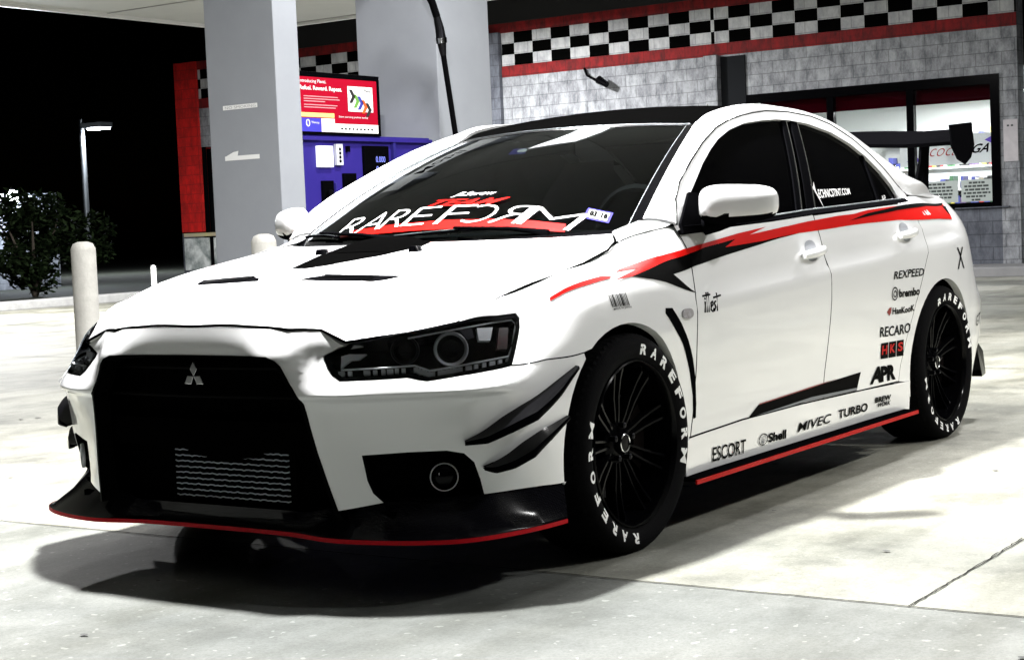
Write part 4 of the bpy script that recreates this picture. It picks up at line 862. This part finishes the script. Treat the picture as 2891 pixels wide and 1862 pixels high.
# columns
colm = mat('column_cladding', (.30,.315,.345), .45, noise=(2.2,.35,(.25,.262,.29)), bump=(120,.04), spec=.3)
def column(name, label, x0, x1, y0, y1, base):
    c = thing(name, label, 'column', ((x0+x1)/2, (y0+y1)/2, 0), 'canopy columns on the pump island'); ox, oy = c.location.x, c.location.y
    MB().box((x0-ox,y0-oy,base), (x1-ox,y1-oy,CAN_Z-.004)).build('shaft', colm, c, bevel=.008)
    MB().box((x0-ox-.01,y0-oy-.01,.15), (x1-ox+.01,y1-oy+.01,base-.002)).build('base_plate', gunm, c, bevel=.006); return c
c1 = column('canopy_column', 'grey square canopy column with two white stickers, left of the blue fuel pump', -5.04, -4.78, -5.365, -4.70, .20)
c2 = column('canopy_column', 'pale canopy column behind the fuel hose, right of the blue fuel pump', -7.47, -6.722, -5.516, -4.70, .20)
lo = c1.location
m = MB()
for z0, z1, y0, y1, dz in [(1.905,1.937,-5.22,-4.885,.012), (1.540,1.572,-5.225,-4.888,.010)]:
    m.add([(-4.7775-lo.x,y0-lo.y,z0),(-4.7775-lo.x,y1-lo.y,z0-dz*0),(-4.7775-lo.x,y1-lo.y,z1),(-4.7775-lo.x,y0-lo.y,z1)], [(0,1,2,3)])
m.add([(-4.7770-lo.x,-5.215-lo.y,1.572),(-4.7770-lo.x,-5.10-lo.y,1.572),(-4.7770-lo.x,-5.09-lo.y,1.606),(-4.7770-lo.x,-5.14-lo.y,1.60)], [(0,1,2,3)])
m.build('sticker', white, c1)
m = MB(); flat_text(m, 'NO SMOKING', [(-4.7765-lo.x,-5.20-lo.y,1.911),(-4.7765-lo.x,-4.90-lo.y,1.911),(-4.7765-lo.x,-5.20-lo.y,1.930),(-4.7765-lo.x,-4.90-lo.y,1.930)]); m.build('sticker_print', mat('faded_print', (.35,.35,.36), .5), c1)
# island
m = MB(); m.box((-8.3,-5.75,0), (-4.05,-4.35,.15)); isl = m.build('pump_island', kerbm, bevel=.03); tag(isl, 'raised concrete island under the fuel pump and columns', 'kerb island')
# bollards
bolm = mat('bollard_concrete', (.50,.49,.46), .8, noise=(9,.3,(.34,.33,.31)), bump=(60,.3))
def bollard(label, x, y, h=1.0, r=.085, grp='steel and concrete bollards by the pumps', m_=bolm):
    b = thing('bollard', label, 'bollard', (x, y, 0), grp); MB().lathe([(r,0),(r,h-.06),(r*.99,h-.05),(r*.80,h-.015),(r*.4,h-.001),(.001,h)], n=32).build('post', m_, b, smooth=50)
    MB().lathe([(r+.004,.0),(r+.004,.05),(r+.001,.055)], n=32).build('collar', kerbm, b, smooth=50); return b
bollard('round pale concrete bollard standing alone at the left edge, behind the car nose', -3.72, -5.60)
bollard('white capped bollard in front of the grey canopy column', -4.26, -4.42)
b3 = bollard('short thin white marker post on the dark verge beyond the kerb', -14.9, -16.5, .60, .045, None, white)
hdr = thing('pump_header', 'pale overhead sign beam joining the two columns above the fuel pump', 'sign', (-6.1, -4.9, 3.6)); MB().box((-1.3,-.12,-.27), (1.7,.22,.27)).build('beam', wht, hdr, bevel=.01)
m = MB(); flat_text(m, 'Mobil', [(1.1,.223,-.14),(.1,.223,-.14),(1.1,.223,.16),(.1,.223,.16)], bold=.006); m.build('lettering', black, hdr)
# fuel pump
fp = thing('fuel_pump', 'blue fuel pump with card reader, screen and red poster above, between the two columns', 'fuel pump', (-5.9, -5.1, .15))
bl_ = mat('blue_pump_panel', (.030,.018,.19), .45, noise=(5,.4,(.020,.015,.16)), spec=.15); dbl = mat('dark_blue_panel', (.018,.014,.15), .4)
def P3(x0, x1, z0, z1, y0, y1): return ((x0+5.9, y0+5.1, z0-.15), (x1+5.9, y1+5.1, z1-.15))
def pb(nm, mt, x0, x1, z0, z1, y0=-4.80, y1=-4.772, parent=fp, bevel=.003): return MB().box(*P3(x0, x1, z0, z1, y0, y1)).build(nm, mt, parent, bevel=bevel)
pb('cabinet', bl_, -6.70, -5.10, .16, 1.715, -5.42, -4.80)
pb('cabinet_rim', bl_, -6.70, -5.12, 1.672, 1.700, -4.799, -4.766); pb('cabinet_rim', dbl, -6.22, -6.19, .9, 1.668, -4.799, -4.768); pb('cabinet_rim', dbl, -5.50, -5.485, .75, 1.36, -4.799, -4.785)
sc = pb('card_screen', mat('lit_screen', (.75,.75,.8), .4, emit=(.8,.8,1), es=.5), -5.46, -5.29, 1.475, 1.632); kp = pb('keypad', mat('keypad_grey', (.55,.56,.6), .5), -5.575, -5.50, 1.49, 1.648)
m = MB()
for i in range(4): m.lathe([(.012,.0),(.011,.004),(.001,.005)], 'y', (-5.537+5.9,-4.7715+5.1,1.52+.03*i-.15), 10)
m.build('key', black, kp)
pb('card_slot', black, -5.72, -5.58, 1.31, 1.43); pb('button', black, -5.66, -5.635, 1.59, 1.635, bevel=0); pb('nozzle_boot', black, -5.45, -5.33, 1.22, 1.375); pb('nozzle_boot', black, -5.54, -5.26, 1.10, 1.155, bevel=0)
pb('label', white, -5.70, -5.64, 1.245, 1.262, -4.7995, -4.797, bevel=0)
ds = pb('price_display', black, -6.13, -5.83, 1.41, 1.64)
m = MB(); 
for k, (z, t) in enumerate([(1.515,'0.000'),(1.44,'0.00')]): flat_text(m, t, [(-5.965+5.9,-4.771+5.1,z-.15),(-6.08+5.9,-4.771+5.1,z-.15),(-5.965+5.9,-4.771+5.1,z+.045-.15),(-6.08+5.9,-4.771+5.1,z+.045-.15)])
m.build('display_digits', mat('lcd_blue', (.12,.14,.5), .4, emit=(.2,.25,.8), es=.6), ds)
pb('grade_panel', dbl, -6.15, -5.60, .85, 1.20, -4.799, -4.785)
m = MB(); 
for i in range(4): 
    p0, p1 = P3(-6.08+.12*i, -6.0+.12*i, 1.0, 1.06, -4.785, -4.775); m.box(p0, p1)
m.build('grade_button', mat('yellow_button', (.65,.55,.12), .4), fp, bevel=.003)
m = MB(); m.tube([(-5.38+5.9,-4.76+5.1,1.30-.15),(-5.38+5.9,-4.70+5.1,1.18-.15),(-5.40+5.9,-4.70+5.1,1.05-.15)], [.022,.025,.018], 10); m.build('nozzle', black, fp, smooth=50)
m = MB(); p0, p1 = P3(-5.52, -5.30, .98, 1.07, -4.795, -4.785); m.box(p0, p1); m.build('warning_label', mat('label_yellow', (.62,.62,.30), .5, noise=(40,.2,(.08,.08,.08))), fp)
# topper
tp = pb('poster_frame', black, -6.06, -5.10, 1.715, 2.175, -4.86, -4.782)
red_p = mat('poster_red', (.36,.002,.018), .5, noise=(3,.4,(.28,.002,.015)), spec=.1)
def pp(nm, mt, x0, x1, z0, z1, dy=.0, par=None): 
    o = (5.9, 5.1, -.15); y = -4.779+dy; return MB().add([(x0+o[0],y+o[1],z0+o[2]),(x1+o[0],y+o[1],z0+o[2]),(x1+o[0],y+o[1],z1+o[2]),(x0+o[0],y+o[1],z1+o[2])], [(0,1,2,3)]).build(nm, mt, par or tp)
ps = pp('poster', red_p, -5.12, -6.02, 1.735, 2.135)
def pt(t, x0, x1, z0, z1, mt=white, dy=.002, **k):
    o = (5.9, 5.1, -.15); y = -4.779+dy; m = MB(); flat_text(m, t, [(x0+o[0],y+o[1],z0+o[2]),(x1+o[0],y+o[1],z0+o[2]),(x0+o[0],y+o[1],z1+o[2]),(x1+o[0],y+o[1],z1+o[2])], **k); m.build('poster_text', mt, tp)
pt('Introducing Plenti.', -5.12, -5.42, 2.085, 2.118); pt('Refuel. Reward. Repeat.', -5.12, -5.60, 2.030, 2.072, bold=.02)
for i, z in enumerate([1.990,1.972,1.954,1.928,1.910]): pp('poster_line', mat('poster_line_pink', (.62,.25,.28), .5), -5.16, [-5.55,-5.57,-5.40,-5.54,-5.52][i], z, z+.007, .002)
pt('Start earning points today', -5.55, -5.90, 1.842, 1.860)
pp('poster_band', mat('poster_yellow', (.75,.62,.20), .5), -5.12, -5.50, 1.842, 1.874, .0015); pp('poster_band', white, -5.50, -6.02, 1.735, 1.800, .0015)
pp('poster_card', mat('card_blue', (.05,.045,.42), .4), -5.12, -5.345, 1.735, 1.835, .003); pp('poster_card', mat('card_pink', (.70,.58,.62), .5), -5.345, -5.50, 1.735, 1.835, .003); pt('0', -5.17, -5.215, 1.770, 1.825, white, .005); pt('Thirsty', -5.23, -5.32, 1.79, 1.81, white, .005)
for i in range(9): pp('poster_icon', black, -5.57-.045*i, -5.592-.045*i, 1.757, 1.769, .003)
pp('loyalty_card', white, -5.665, -5.965, 1.895, 2.085, .003)
cards = [((.02,.02,.02), 0), ((.12,.30,.05), 1), ((.04,.04,.30), 2), ((.75,.10,.02), 3), ((.02,.02,.02), 4)]
for i, (cc, k) in enumerate(cards):
    o = (5.9, 5.1, -.15); x = -5.68-.048*k; z = 2.06-.024*k if k % 2 == 0 else 2.045-.02*k
    P = [(x, z), (x-.03, z), (x-.065, z-.045), (x-.035, z-.085), (x-.065, z-.085), (x-.095, z-.045), (x-.06, z-.0)]
    P = [(x, z), (x-.035, z), (x-.075, z-.05), (x-.035, z-.10), (x, z-.10), (x-.035, z-.05)]
    MB().add([(a+o[0], -4.774+o[1], b+o[2]) for a, b in P], [(0,1,2,5), (5,2,3,4)]).build('card_chevron', mat('chevron_%d' % i, cc, .5), tp)
pt('Plenti', -5.86, -5.945, 2.045, 2.068, black, .005)
# hose
hs = thing('fuel_hose', 'black fuel hose hanging in front of the pale column, with a silver swivel joint', 'hose', (-6.5, -4.45, 2.3))
o = Vector((-6.5, -4.45, 2.3)); T = lambda P: [tuple(Vector(p)-o) for p in P]
MB().tube(T([(-6.30,-4.55,3.05),(-6.34,-4.52,2.88),(-6.42,-4.50,2.74),(-6.47,-4.5,2.64)]), .030, 12).build('hose', satin, hs, smooth=60)
MB().tube(T([(-6.47,-4.5,2.64),(-6.50,-4.5,2.55),(-6.515,-4.5,2.47)]), [.028,.036,.042], 12).build('swivel', gunm, hs, smooth=40)
MB().tube(T([(-6.515,-4.5,2.475),(-6.52,-4.5,2.435)]), [.046,.044], 16).build('swivel_ring', chrome, hs, smooth=40)
MB().tube(T([(-6.52,-4.5,2.435),(-6.535,-4.5,2.34)]), [.036,.024], 12).build('coupling', gunm, hs, smooth=40)
MB().tube(T([(-6.535,-4.5,2.345),(-6.60,-4.5,2.0),(-6.65,-4.5,1.73),(-6.68,-4.52,1.35),(-6.66,-4.6,.9)]), .022, 12).build('hose', satin, hs, smooth=60)
# ================================================================ shop
FX = -20.0
shop = thing('convenience_store', 'single storey block-built shop with chequered band, red stripes and a big lit window', 'shop', (FX, -12.5, 0))
def wall_mat(name, c1, c2, blotch=.32):
    m = bpy.data.materials.new(name); m.use_nodes = True; n = m.node_tree; b = n.nodes['Principled BSDF']; L = n.links.new
    tc = n.nodes.new('ShaderNodeTexCoord'); sp = n.nodes.new('ShaderNodeSeparateXYZ'); cb = n.nodes.new('ShaderNodeCombineXYZ'); L(tc.outputs['Object'], sp.inputs[0]); ad = n.nodes.new('ShaderNodeMath'); L(sp.outputs[0], ad.inputs[0]); L(sp.outputs[1], ad.inputs[1]); L(ad.outputs[0], cb.inputs[0]); L(sp.outputs[2], cb.inputs[1])
    br = n.nodes.new('ShaderNodeTexBrick'); L(cb.outputs[0], br.inputs['Vector']); br.inputs['Scale'].default_value = 1; br.inputs['Brick Width'].default_value = .378; br.inputs['Row Height'].default_value = .187; br.inputs['Mortar Size'].default_value = .006
    br.inputs['Color1'].default_value = (*c1, 1); br.inputs['Color2'].default_value = (*c2, 1); br.inputs['Mortar'].default_value = (*[c*.62 for c in c2], 1)
    t = n.nodes.new('ShaderNodeTexNoise'); t.inputs['Scale'].default_value = 5.5; t.inputs['Detail'].default_value = 12; t.inputs['Roughness'].default_value = .75; mp = n.nodes.new('ShaderNodeMapping'); mp.inputs['Scale'].default_value = (1, 1, .5); L(tc.outputs['Object'], mp.inputs[0]); L(mp.outputs[0], t.inputs['Vector'])
    r = n.nodes.new('ShaderNodeValToRGB'); r.color_ramp.elements[0].position = .38; r.color_ramp.elements[1].position = .60; r.color_ramp.elements[0].color = (blotch, blotch, blotch*1.06, 1); L(t.outputs['Fac'], r.inputs[0])
    x = n.nodes.new('ShaderNodeMix'); x.data_type = 'RGBA'; x.blend_type = 'MULTIPLY'; x.inputs[0].default_value = 1; L(br.outputs[0], x.inputs[6]); L(r.outputs[0], x.inputs[7]); L(x.outputs[2], b.inputs['Base Color']); b.inputs['Roughness'].default_value = .85
    k = n.nodes.new('ShaderNodeBump'); k.inputs['Strength'].default_value = .5; k.inputs['Distance'].default_value = .01; L(br.outputs['Fac'], k.inputs['Height']); k.invert = True; L(k.outputs[0], b.inputs['Normal'])
    return m
cmu = wall_mat('block_wall', (.36,.375,.40), (.30,.31,.335), .36); cmud = wall_mat('dark_block_wall', (.13,.14,.17), (.10,.11,.135), .45); redw = wall_mat('red_block', (.75,.008,.006), (.62,.006,.004), .5); redd = wall_mat('red_band', (.26,.003,.005), (.19,.002,.004), .30)
def sb(nm, mt, y0, y1, z0, z1, x0=-.3, x1=0., par=None, **k): return MB().box((x0, y0+12.5, z0), (x1, y1+12.5, z1)).build(nm, mt, par or shop, **k)
WY0, WY1, WZ0, WZ1 = -8.42, -4.42, .96, 2.85
sb('wall', cmu, -19.79, WY0, .0, 3.53); sb('wall', cmu, WY1, -4.15, 0, 3.53); sb('wall', cmud, WY0, WY1, 0, WZ0); sb('wall', cmu, WY0, WY1, WZ1, 3.53)
sb('wall', cmu, -20.27, -19.79, 2.78, 3.53); sb('wall', cmu, -19.79, -4.15, 3.53, 4.45, -.3, -.02)
sb('parapet', mat('parapet_black', (.006,.006,.007), .8), -19.79, -4.15, 4.452, 5.0, -.3, .03)
sb('parapet', cmu, -4.13, 0, 0, 4.4, -3.3, -1.5)
sb('red_stripe', redd, -20.26, -4.15, 3.532, 3.718, -.01, .012); sb('red_stripe', redd, -20.26, -4.15, 4.285, 4.45, -.01, .014)
sb('red_pillar', redw, -20.86, -20.27, 1.12, 4.45, -.5, .05); sb('pillar_base', cmud, -20.86, -20.27, 0, 1.10, -.5, .05)
sb('pilaster', cmu, -9.09, -8.86, 0, 3.53, .001, .16, bevel=.01); sb('pilaster', cmud, -13.42, -13.05, 0, 4.30, .001, .10, bevel=.01)
sb('wall_shade_strip', mat('painted_wall_shade', (.012,.013,.015), .9, spec=.05), -8.855, -8.43, 0, 3.50, .001, .03)  # dark strip paints the shadow on the wall beside the pilaster
ck = MB(); ys = [-13.04+.004, -12.78]+[-12.78+.3765*i for i in range(1, 11)]+[-8.955, -8.70]+[-8.70+.377*i for i in range(1, 13)]
ys = [y for y in ys if y < -4.16]+[-4.15]
for i in range(len(ys)-1):
    for j in range(3):
        ck.cur = (i+j) % 2; z0 = 3.722+.1873*j; ck.add([(.006, ys[i]+12.5, z0), (.006, ys[i+1]+12.5, z0), (.006, ys[i+1]+12.5, z0+.1873), (.006, ys[i]+12.5, z0+.1873)], [(0,1,2,3)])
CKM = [wall_mat('white_block', (.52,.53,.54), (.48,.49,.50), .62), mat('black_block', (.0015,.0015,.0015), .9, spec=0.)]; ck.build('chequered_band', CKM, shop); ck = MB()
yl = [-20.26, -20.19, -19.86]+[-19.86+.377*i for i in range(1, 18)]
for i in range(len(yl)-1):
    for j in range(3):
        ck.cur = (i+j) % 2; z0 = 3.722+.1873*j; ck.add([(.006, yl[i]+12.5, z0), (.006, yl[i+1]+12.5, z0), (.006, yl[i+1]+12.5, z0+.1873), (.006, yl[i]+12.5, z0+.1873)], [(0,1,2,3)])
ck.build('chequered_band', CKM, shop)
dr = sb('door', black, -20.18, -19.80, .13, 2.74, -.2, -.05); sb('door_frame', satin, -20.26, -20.19, .13, 2.78, -.05, 0)
# window
wn = sb('window', black, WY0, WY1, WZ1-.12, WZ1+.02, -.12, .03)
def wb_(nm, mt, y0, y1, z0, z1, x0=-.10, x1=.028, **k): return MB().box((x0, y0+12.5, z0), (x1, y1+12.5, z1)).build(nm, mt, wn, **k)
wb_('frame', black, WY0, WY1, WZ0-.02, WZ0+.07); wb_('frame', black, WY0, WY0+.09, WZ0+.07, WZ1-.12); wb_('frame', black, WY1-.13, WY1+.0, WZ0+.07, WZ1-.12)
for y in (-7.03, -5.76): wb_('mullion', black, y-.055, y+.055, WZ0+.07, WZ1-.12, -.09, .02)
MB().add([(-.05, WY0+12.59, WZ0+.07), (-.05, WY1+12.37, WZ0+.07), (-.05, WY1+12.37, WZ1-.12), (-.05, WY0+12.59, WZ1-.12)], [(0,1,2,3)]).build('pane', glass_shop, wn)
m = MB(); m.box((.001, -5.10+12.5, .945), (.06, -4.30+12.5, .962)); m.build('window_sill', cmud, shop)
# shop interior
inn = mat('shop_wall', (.55,.57,.56), .7); 
m = MB(); m.add([(-6, -20+12.5, 0), (-6, -3.9+12.5, 0), (-6, -3.9+12.5, 3.0), (-6, -20+12.5, 3.0)], [(0,1,2,3)]); m.add([(-6, -3.95+12.5, 0), (-.31, -3.95+12.5, 0), (-.31, -3.95+12.5, 3.0), (-6, -3.95+12.5, 3.0)], [(0,1,2,3)]); m.build('interior_wall', inn, shop)
m = MB(); m.add([(-6, -20+12.5, 2.98), (-.31, -20+12.5, 2.98), (-.31, -3.9+12.5, 2.98), (-6, -3.9+12.5, 2.98)], [(0,1,2,3)]); m.build('interior_ceiling', mat('ceiling_tile', (.50,.55,.54), .8), shop)
m = MB(); m.add([(-6, -20+12.5, .02), (-.31, -20+12.5, .02), (-.31, -3.9+12.5, .02), (-6, -3.9+12.5, .02)], [(0,1,2,3)]); m.build('interior_floor', mat('floor_tile', (.4,.4,.38), .4), shop)
m = MB(); m.box((-.30, -8.3+12.5, 2.52), (-.22, -4.6+12.5, 2.95)); m.build('soffit_band', mat('soffit_red', (.025,.001,.003), .8, spec=0.), shop)
tube_m = mat('lit_tube', (1,1,1), .5, emit=(1,1,1), es=8)
for i, (x, y0, y1) in enumerate([(-1.6,-8.2,-6.2),(-3.0,-7.6,-5.3),(-4.6,-7.8,-4.7)]):
    t = thing('strip_light', ['long lit ceiling strip light nearest the shop window', 'middle lit ceiling strip light inside the shop', 'lit ceiling strip light at the back of the shop'][i], 'lamp', (FX+x, (y0+y1)/2, 2.9), 'strip lights in the shop')
    h = (y1-y0)/2; MB().box((-.10,-h,.02), (.10,h,.075)).build('casing', white, t); MB().box((-.07,-h+.02,-.02), (.07,h-.02,.018)).build('tube', tube_m, t)
    l = bpy.data.lights.new('shop_light', 'AREA'); l.shape = 'RECTANGLE'; l.size = .2; l.size_y = 2*h; l.energy = 140; o_ = bpy.data.objects.new('shop_light', l); o_.location = (FX+x, (y0+y1)/2, 2.84); COL.objects.link(o_)
pal = [mat('pack_%d' % i, c, .4) for i, c in enumerate([(.35,.03,.03),(.45,.36,.06),(.05,.06,.22),(.35,.36,.38),(.02,.02,.02),(.05,.12,.06),(.12,.08,.16),(.45,.45,.44)])]
def shelf(label, x, y0, y1, zs, seed):
    q = random.Random(seed); t = thing('shop_shelf', label, 'shelf', (FX+x, (y0+y1)/2, .02), 'stocked shelves in the shop'); h = (y1-y0)/2
    m = MB(); m.box((-.25,-h,0), (-.20,h,zs[-1]+.3)); 
    for z in zs: m.box((-.2,-h,z), (.2,h,z+.03))
    m.build('rack', inn, t)
    m = MB()
    for z in zs:
        y = -h+.03
        while y < h-.12:
            w_ = q.uniform(.04, .09); m.cur = q.randrange(8); m.box((-.1,y,z+.031), (.15,y+w_,z+.031+q.uniform(.08,.22))); y += w_+.01
    o_ = m.build('stock', pal, t)
shelf('stocked shelf with bright packets behind the left window panes', -2.2, -9.5, -6.9, [.3,.65,1.0,1.35], 3)
shelf('stocked shelf of packets under the shop banner', -2.6, -6.6, -4.4, [.3,.62,.95,1.22], 5)
shelf('back wall shelf of drinks at the right end of the shop', -5.5, -8.4, -4.2, [.3,.75,1.2,1.65,2.1], 9)
# banner, window posters, notices, red sign inside
bn = thing('shop_banner', 'white banner with red and black lettering hanging inside the shop window', 'banner', (FX-1.2, -5.5, 1.85))
MB().box((-.01,-.90,-.22), (0,.95,.24)).build('sheet', mat('banner_white', (.85,.85,.85), .5), bn)
m = MB(); flat_text(m, 'coca', [(.003,-.42,-.08),(.003,.02,-.08),(.003,-.40,.04),(.003,.05,.04)], shear=.3, bold=-.015); m.build('lettering', redv, bn)
m = MB(); flat_text(m, 'DGA', [(.003,.08,-.07),(.003,.50,-.06),(.003,.12,.07),(.003,.54,.08)], shear=.3, bold=.02); m.build('lettering', black, bn)
m = MB(); m.add([(.003,.45,.13),(.003,.90,-.10),(.003,.93,.02),(.003,.70,.10),(.003,.60,.20)], [(0,1,2,3,4)]); m.add([(.003,-.80,-.14),(.003,-.55,-.15),(.003,-.62,-.08)], [(0,1,2)]); m.build('swoosh', mat('banner_purple', (.13,.06,.5), .5), bn)
pst = mat('poster_grey', (.42,.47,.46), .6); pstt = mat('poster_print', (.03,.04,.04), .6)
for i, (y0, y1, nl, lb) in enumerate([(-5.70,-5.08,5,'left one of two grey printed notices along the bottom of the shop window'), (-5.03,-4.56,6,'right one of two grey printed notices along the bottom of the shop window')]):
    t = thing('window_notice', lb, 'notice', (FX-.04, (y0+y1)/2, 1.2), 'printed notices in the shop window'); h = (y1-y0)/2
    MB().box((0,-h,-.155), (.006,h,.165)).build('sheet', pst, t); m = MB()
    for k in range(nl):
        z = .12-.05*k; w_ = h*[.5,.8,.75,.85,.7,.35][k]; a = -w_
        while a < w_-.03: bb = rng.uniform(.03, .08); m.add([(.008,a,z-.014),(.008,min(a+bb, w_),z-.014),(.008,min(a+bb, w_),z+.014),(.008,a,z+.014)], [(0,1,2,3)]); a += bb+.012
    m.build('print', pstt, t)
t = thing('wall_notice', 'pale sheet fixed to the block wall at the right of the shop window', 'notice', (FX+.012, -4.265, 1.9)); MB().box((0,-.105,-.30), (.008,.105,.30)).build('sheet', mat('notice_pale', (.55,.52,.55), .6, noise=(9,.3,(.40,.38,.41))), t); MB().box((.009,-.05,.20), (.014,-.02,.225)).box((.009,.01,.20), (.014,.04,.225)).build('print', pstt, t)
t = thing('shop_poster', 'white advertising poster low on the wall beside the red pillar', 'poster', (FX+.06, -20.3, .7)); MB().box((0,-.50,-.33), (.01,.52,.30)).build('sheet', mat('poster_white', (.80,.84,.84), .5, noise=(3,.12,(.20,.24,.24))), t); MB().box((.0,-.50,.33), (.012,.52,.40)).build('sheet', mat('poster_strip', (.50,.42,.40), .5, noise=(5,.2,(.55,.5,.2))), t); MB().box((.011,.22,-.33), (.03,.30,.30)).build('divider', black, t)
# wall lamp bracket on the facade
t = thing('security_camera', 'small dark camera on a bent bracket on the pale block wall', 'camera', (FX+.02, -11.3, 3.42)); MB().tube([(0,-.08,.12),(.06,0,0),(.12,.20,-.10),(.14,.42,-.20)], .022, 8).build('bracket', black, t); MB().tube([(.16,.28,-.10),(.20,.46,-.20)], [.07,.05], 12).build('housing', black, t)
# ================================================================ left background
def leafy(name, label, cx, cy, h, r, n, seed, leaf=.10, cat='bush'):
    q = random.Random(seed); t = thing(name, label, cat, (cx, cy, .05)); m = MB()
    cl = [(Vector((q.gauss(0, r*.42), q.gauss(0, r*.42), q.uniform(.15, .80)*h)), q.uniform(.25, .5)*r*.7) for _ in range(26)]
    for _ in range(n):
        c, rr = cl[q.randrange(26)]; dv = Vector((q.gauss(0, 1), q.gauss(0, 1), q.gauss(0, 1))).normalized()*rr*q.uniform(.55, 1.08); p = c+dv
        if p.z < .02: continue
        a = Vector((q.uniform(-1, 1), q.uniform(-1, 1), q.uniform(-.6, .6))).normalized(); b = a.cross(Vector((q.uniform(-1, 1), q.uniform(-1, 1), 1))).normalized(); s_ = leaf*q.uniform(.6, 1.2); m.cur = q.randrange(2)
        m.add([p-a*s_, p+b*s_*.45, p+a*s_, p-b*s_*.45], [(0,1,2,3)])
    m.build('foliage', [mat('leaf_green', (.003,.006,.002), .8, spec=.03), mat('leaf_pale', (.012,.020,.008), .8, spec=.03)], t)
    m = MB()
    for k in range(7): a = k*.9; m.tube([(0,0,0),(math.cos(a)*r*.2,math.sin(a)*r*.2,h*.3),(math.cos(a)*r*.5,math.sin(a)*r*.5,h*.65)], [.05,.035,.012], 6)
    m.build('stem', mat('bark', (.05,.04,.03), .9), t); return t
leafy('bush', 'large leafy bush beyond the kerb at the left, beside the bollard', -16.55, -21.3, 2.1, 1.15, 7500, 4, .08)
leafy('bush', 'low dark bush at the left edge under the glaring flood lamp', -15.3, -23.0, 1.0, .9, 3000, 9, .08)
sl = thing('street_lamp', 'tall street lamp on a slim pole standing behind the bush', 'street lamp', (-30.3, -35.1, 0))
MB().tube([(0,0,0),(0,0,4.65)], [.10,.085], 12).build('pole', alu, sl, smooth=60); hd = MB().box((-.35,.12,4.36), (.15,.95,4.52)).build('lamp_head', mat('lamp_grey', (.45,.47,.5), .5), sl, bevel=.03); MB().box((-.04,0,4.40), (.04,.14,4.48)).build('arm', alu, sl)
MB().box((-.28,.35,4.32), (.10,.92,4.357)).build('lamp_lens', mat('street_lit', (1,1,1), .5, emit=(.9,.95,1), es=60), hd)
l = bpy.data.lights.new('street_light', 'AREA'); l.size = .5; l.energy = 350; l.color = (.9,.95,1); o_ = bpy.data.objects.new('street_light', l); o_.location = (-30.35, -34.5, 4.25); COL.objects.link(o_)
# flood lamp on a block wall at far left
fw = thing('boundary_wall', 'rough block boundary wall at far left lit by a bright lamp', 'wall', (-16.0, -26.5, 0)); MB().box((-5.7,-.3,0), (6,0,2.15)).build('wall', wall_mat('boundary_block', (.30,.32,.36), (.24,.26,.30), .4), fw)
fl = thing('flood_lamp', 'small glaring flood lamp on the boundary wall at the far left', 'lamp', (-20.15, -26.2, 1.9)); MB().box((-.02,-.02,-.40), (.02,.02,.1)).build('bracket', black, fl); MB().lathe([(.20,-.05),(.21,0),(.19,.02)], 'y', (0,.08,.14), 20).build('housing', black, fl); MB().lathe([(.185,.03),(.12,.10),(.001,.14)], 'y', (0,.08,.14), 20).build('bulb', mat('flood_lit', (1,1,1), .5, emit=(.85,.92,1), es=80), fl)
l = bpy.data.lights.new('flood_light', 'POINT'); l.shadow_soft_size = .1; l.energy = 260; l.color = (.85,.92,1); o_ = bpy.data.objects.new('flood_light', l); o_.location = (-20.3, -25.75, 2.1); COL.objects.link(o_)
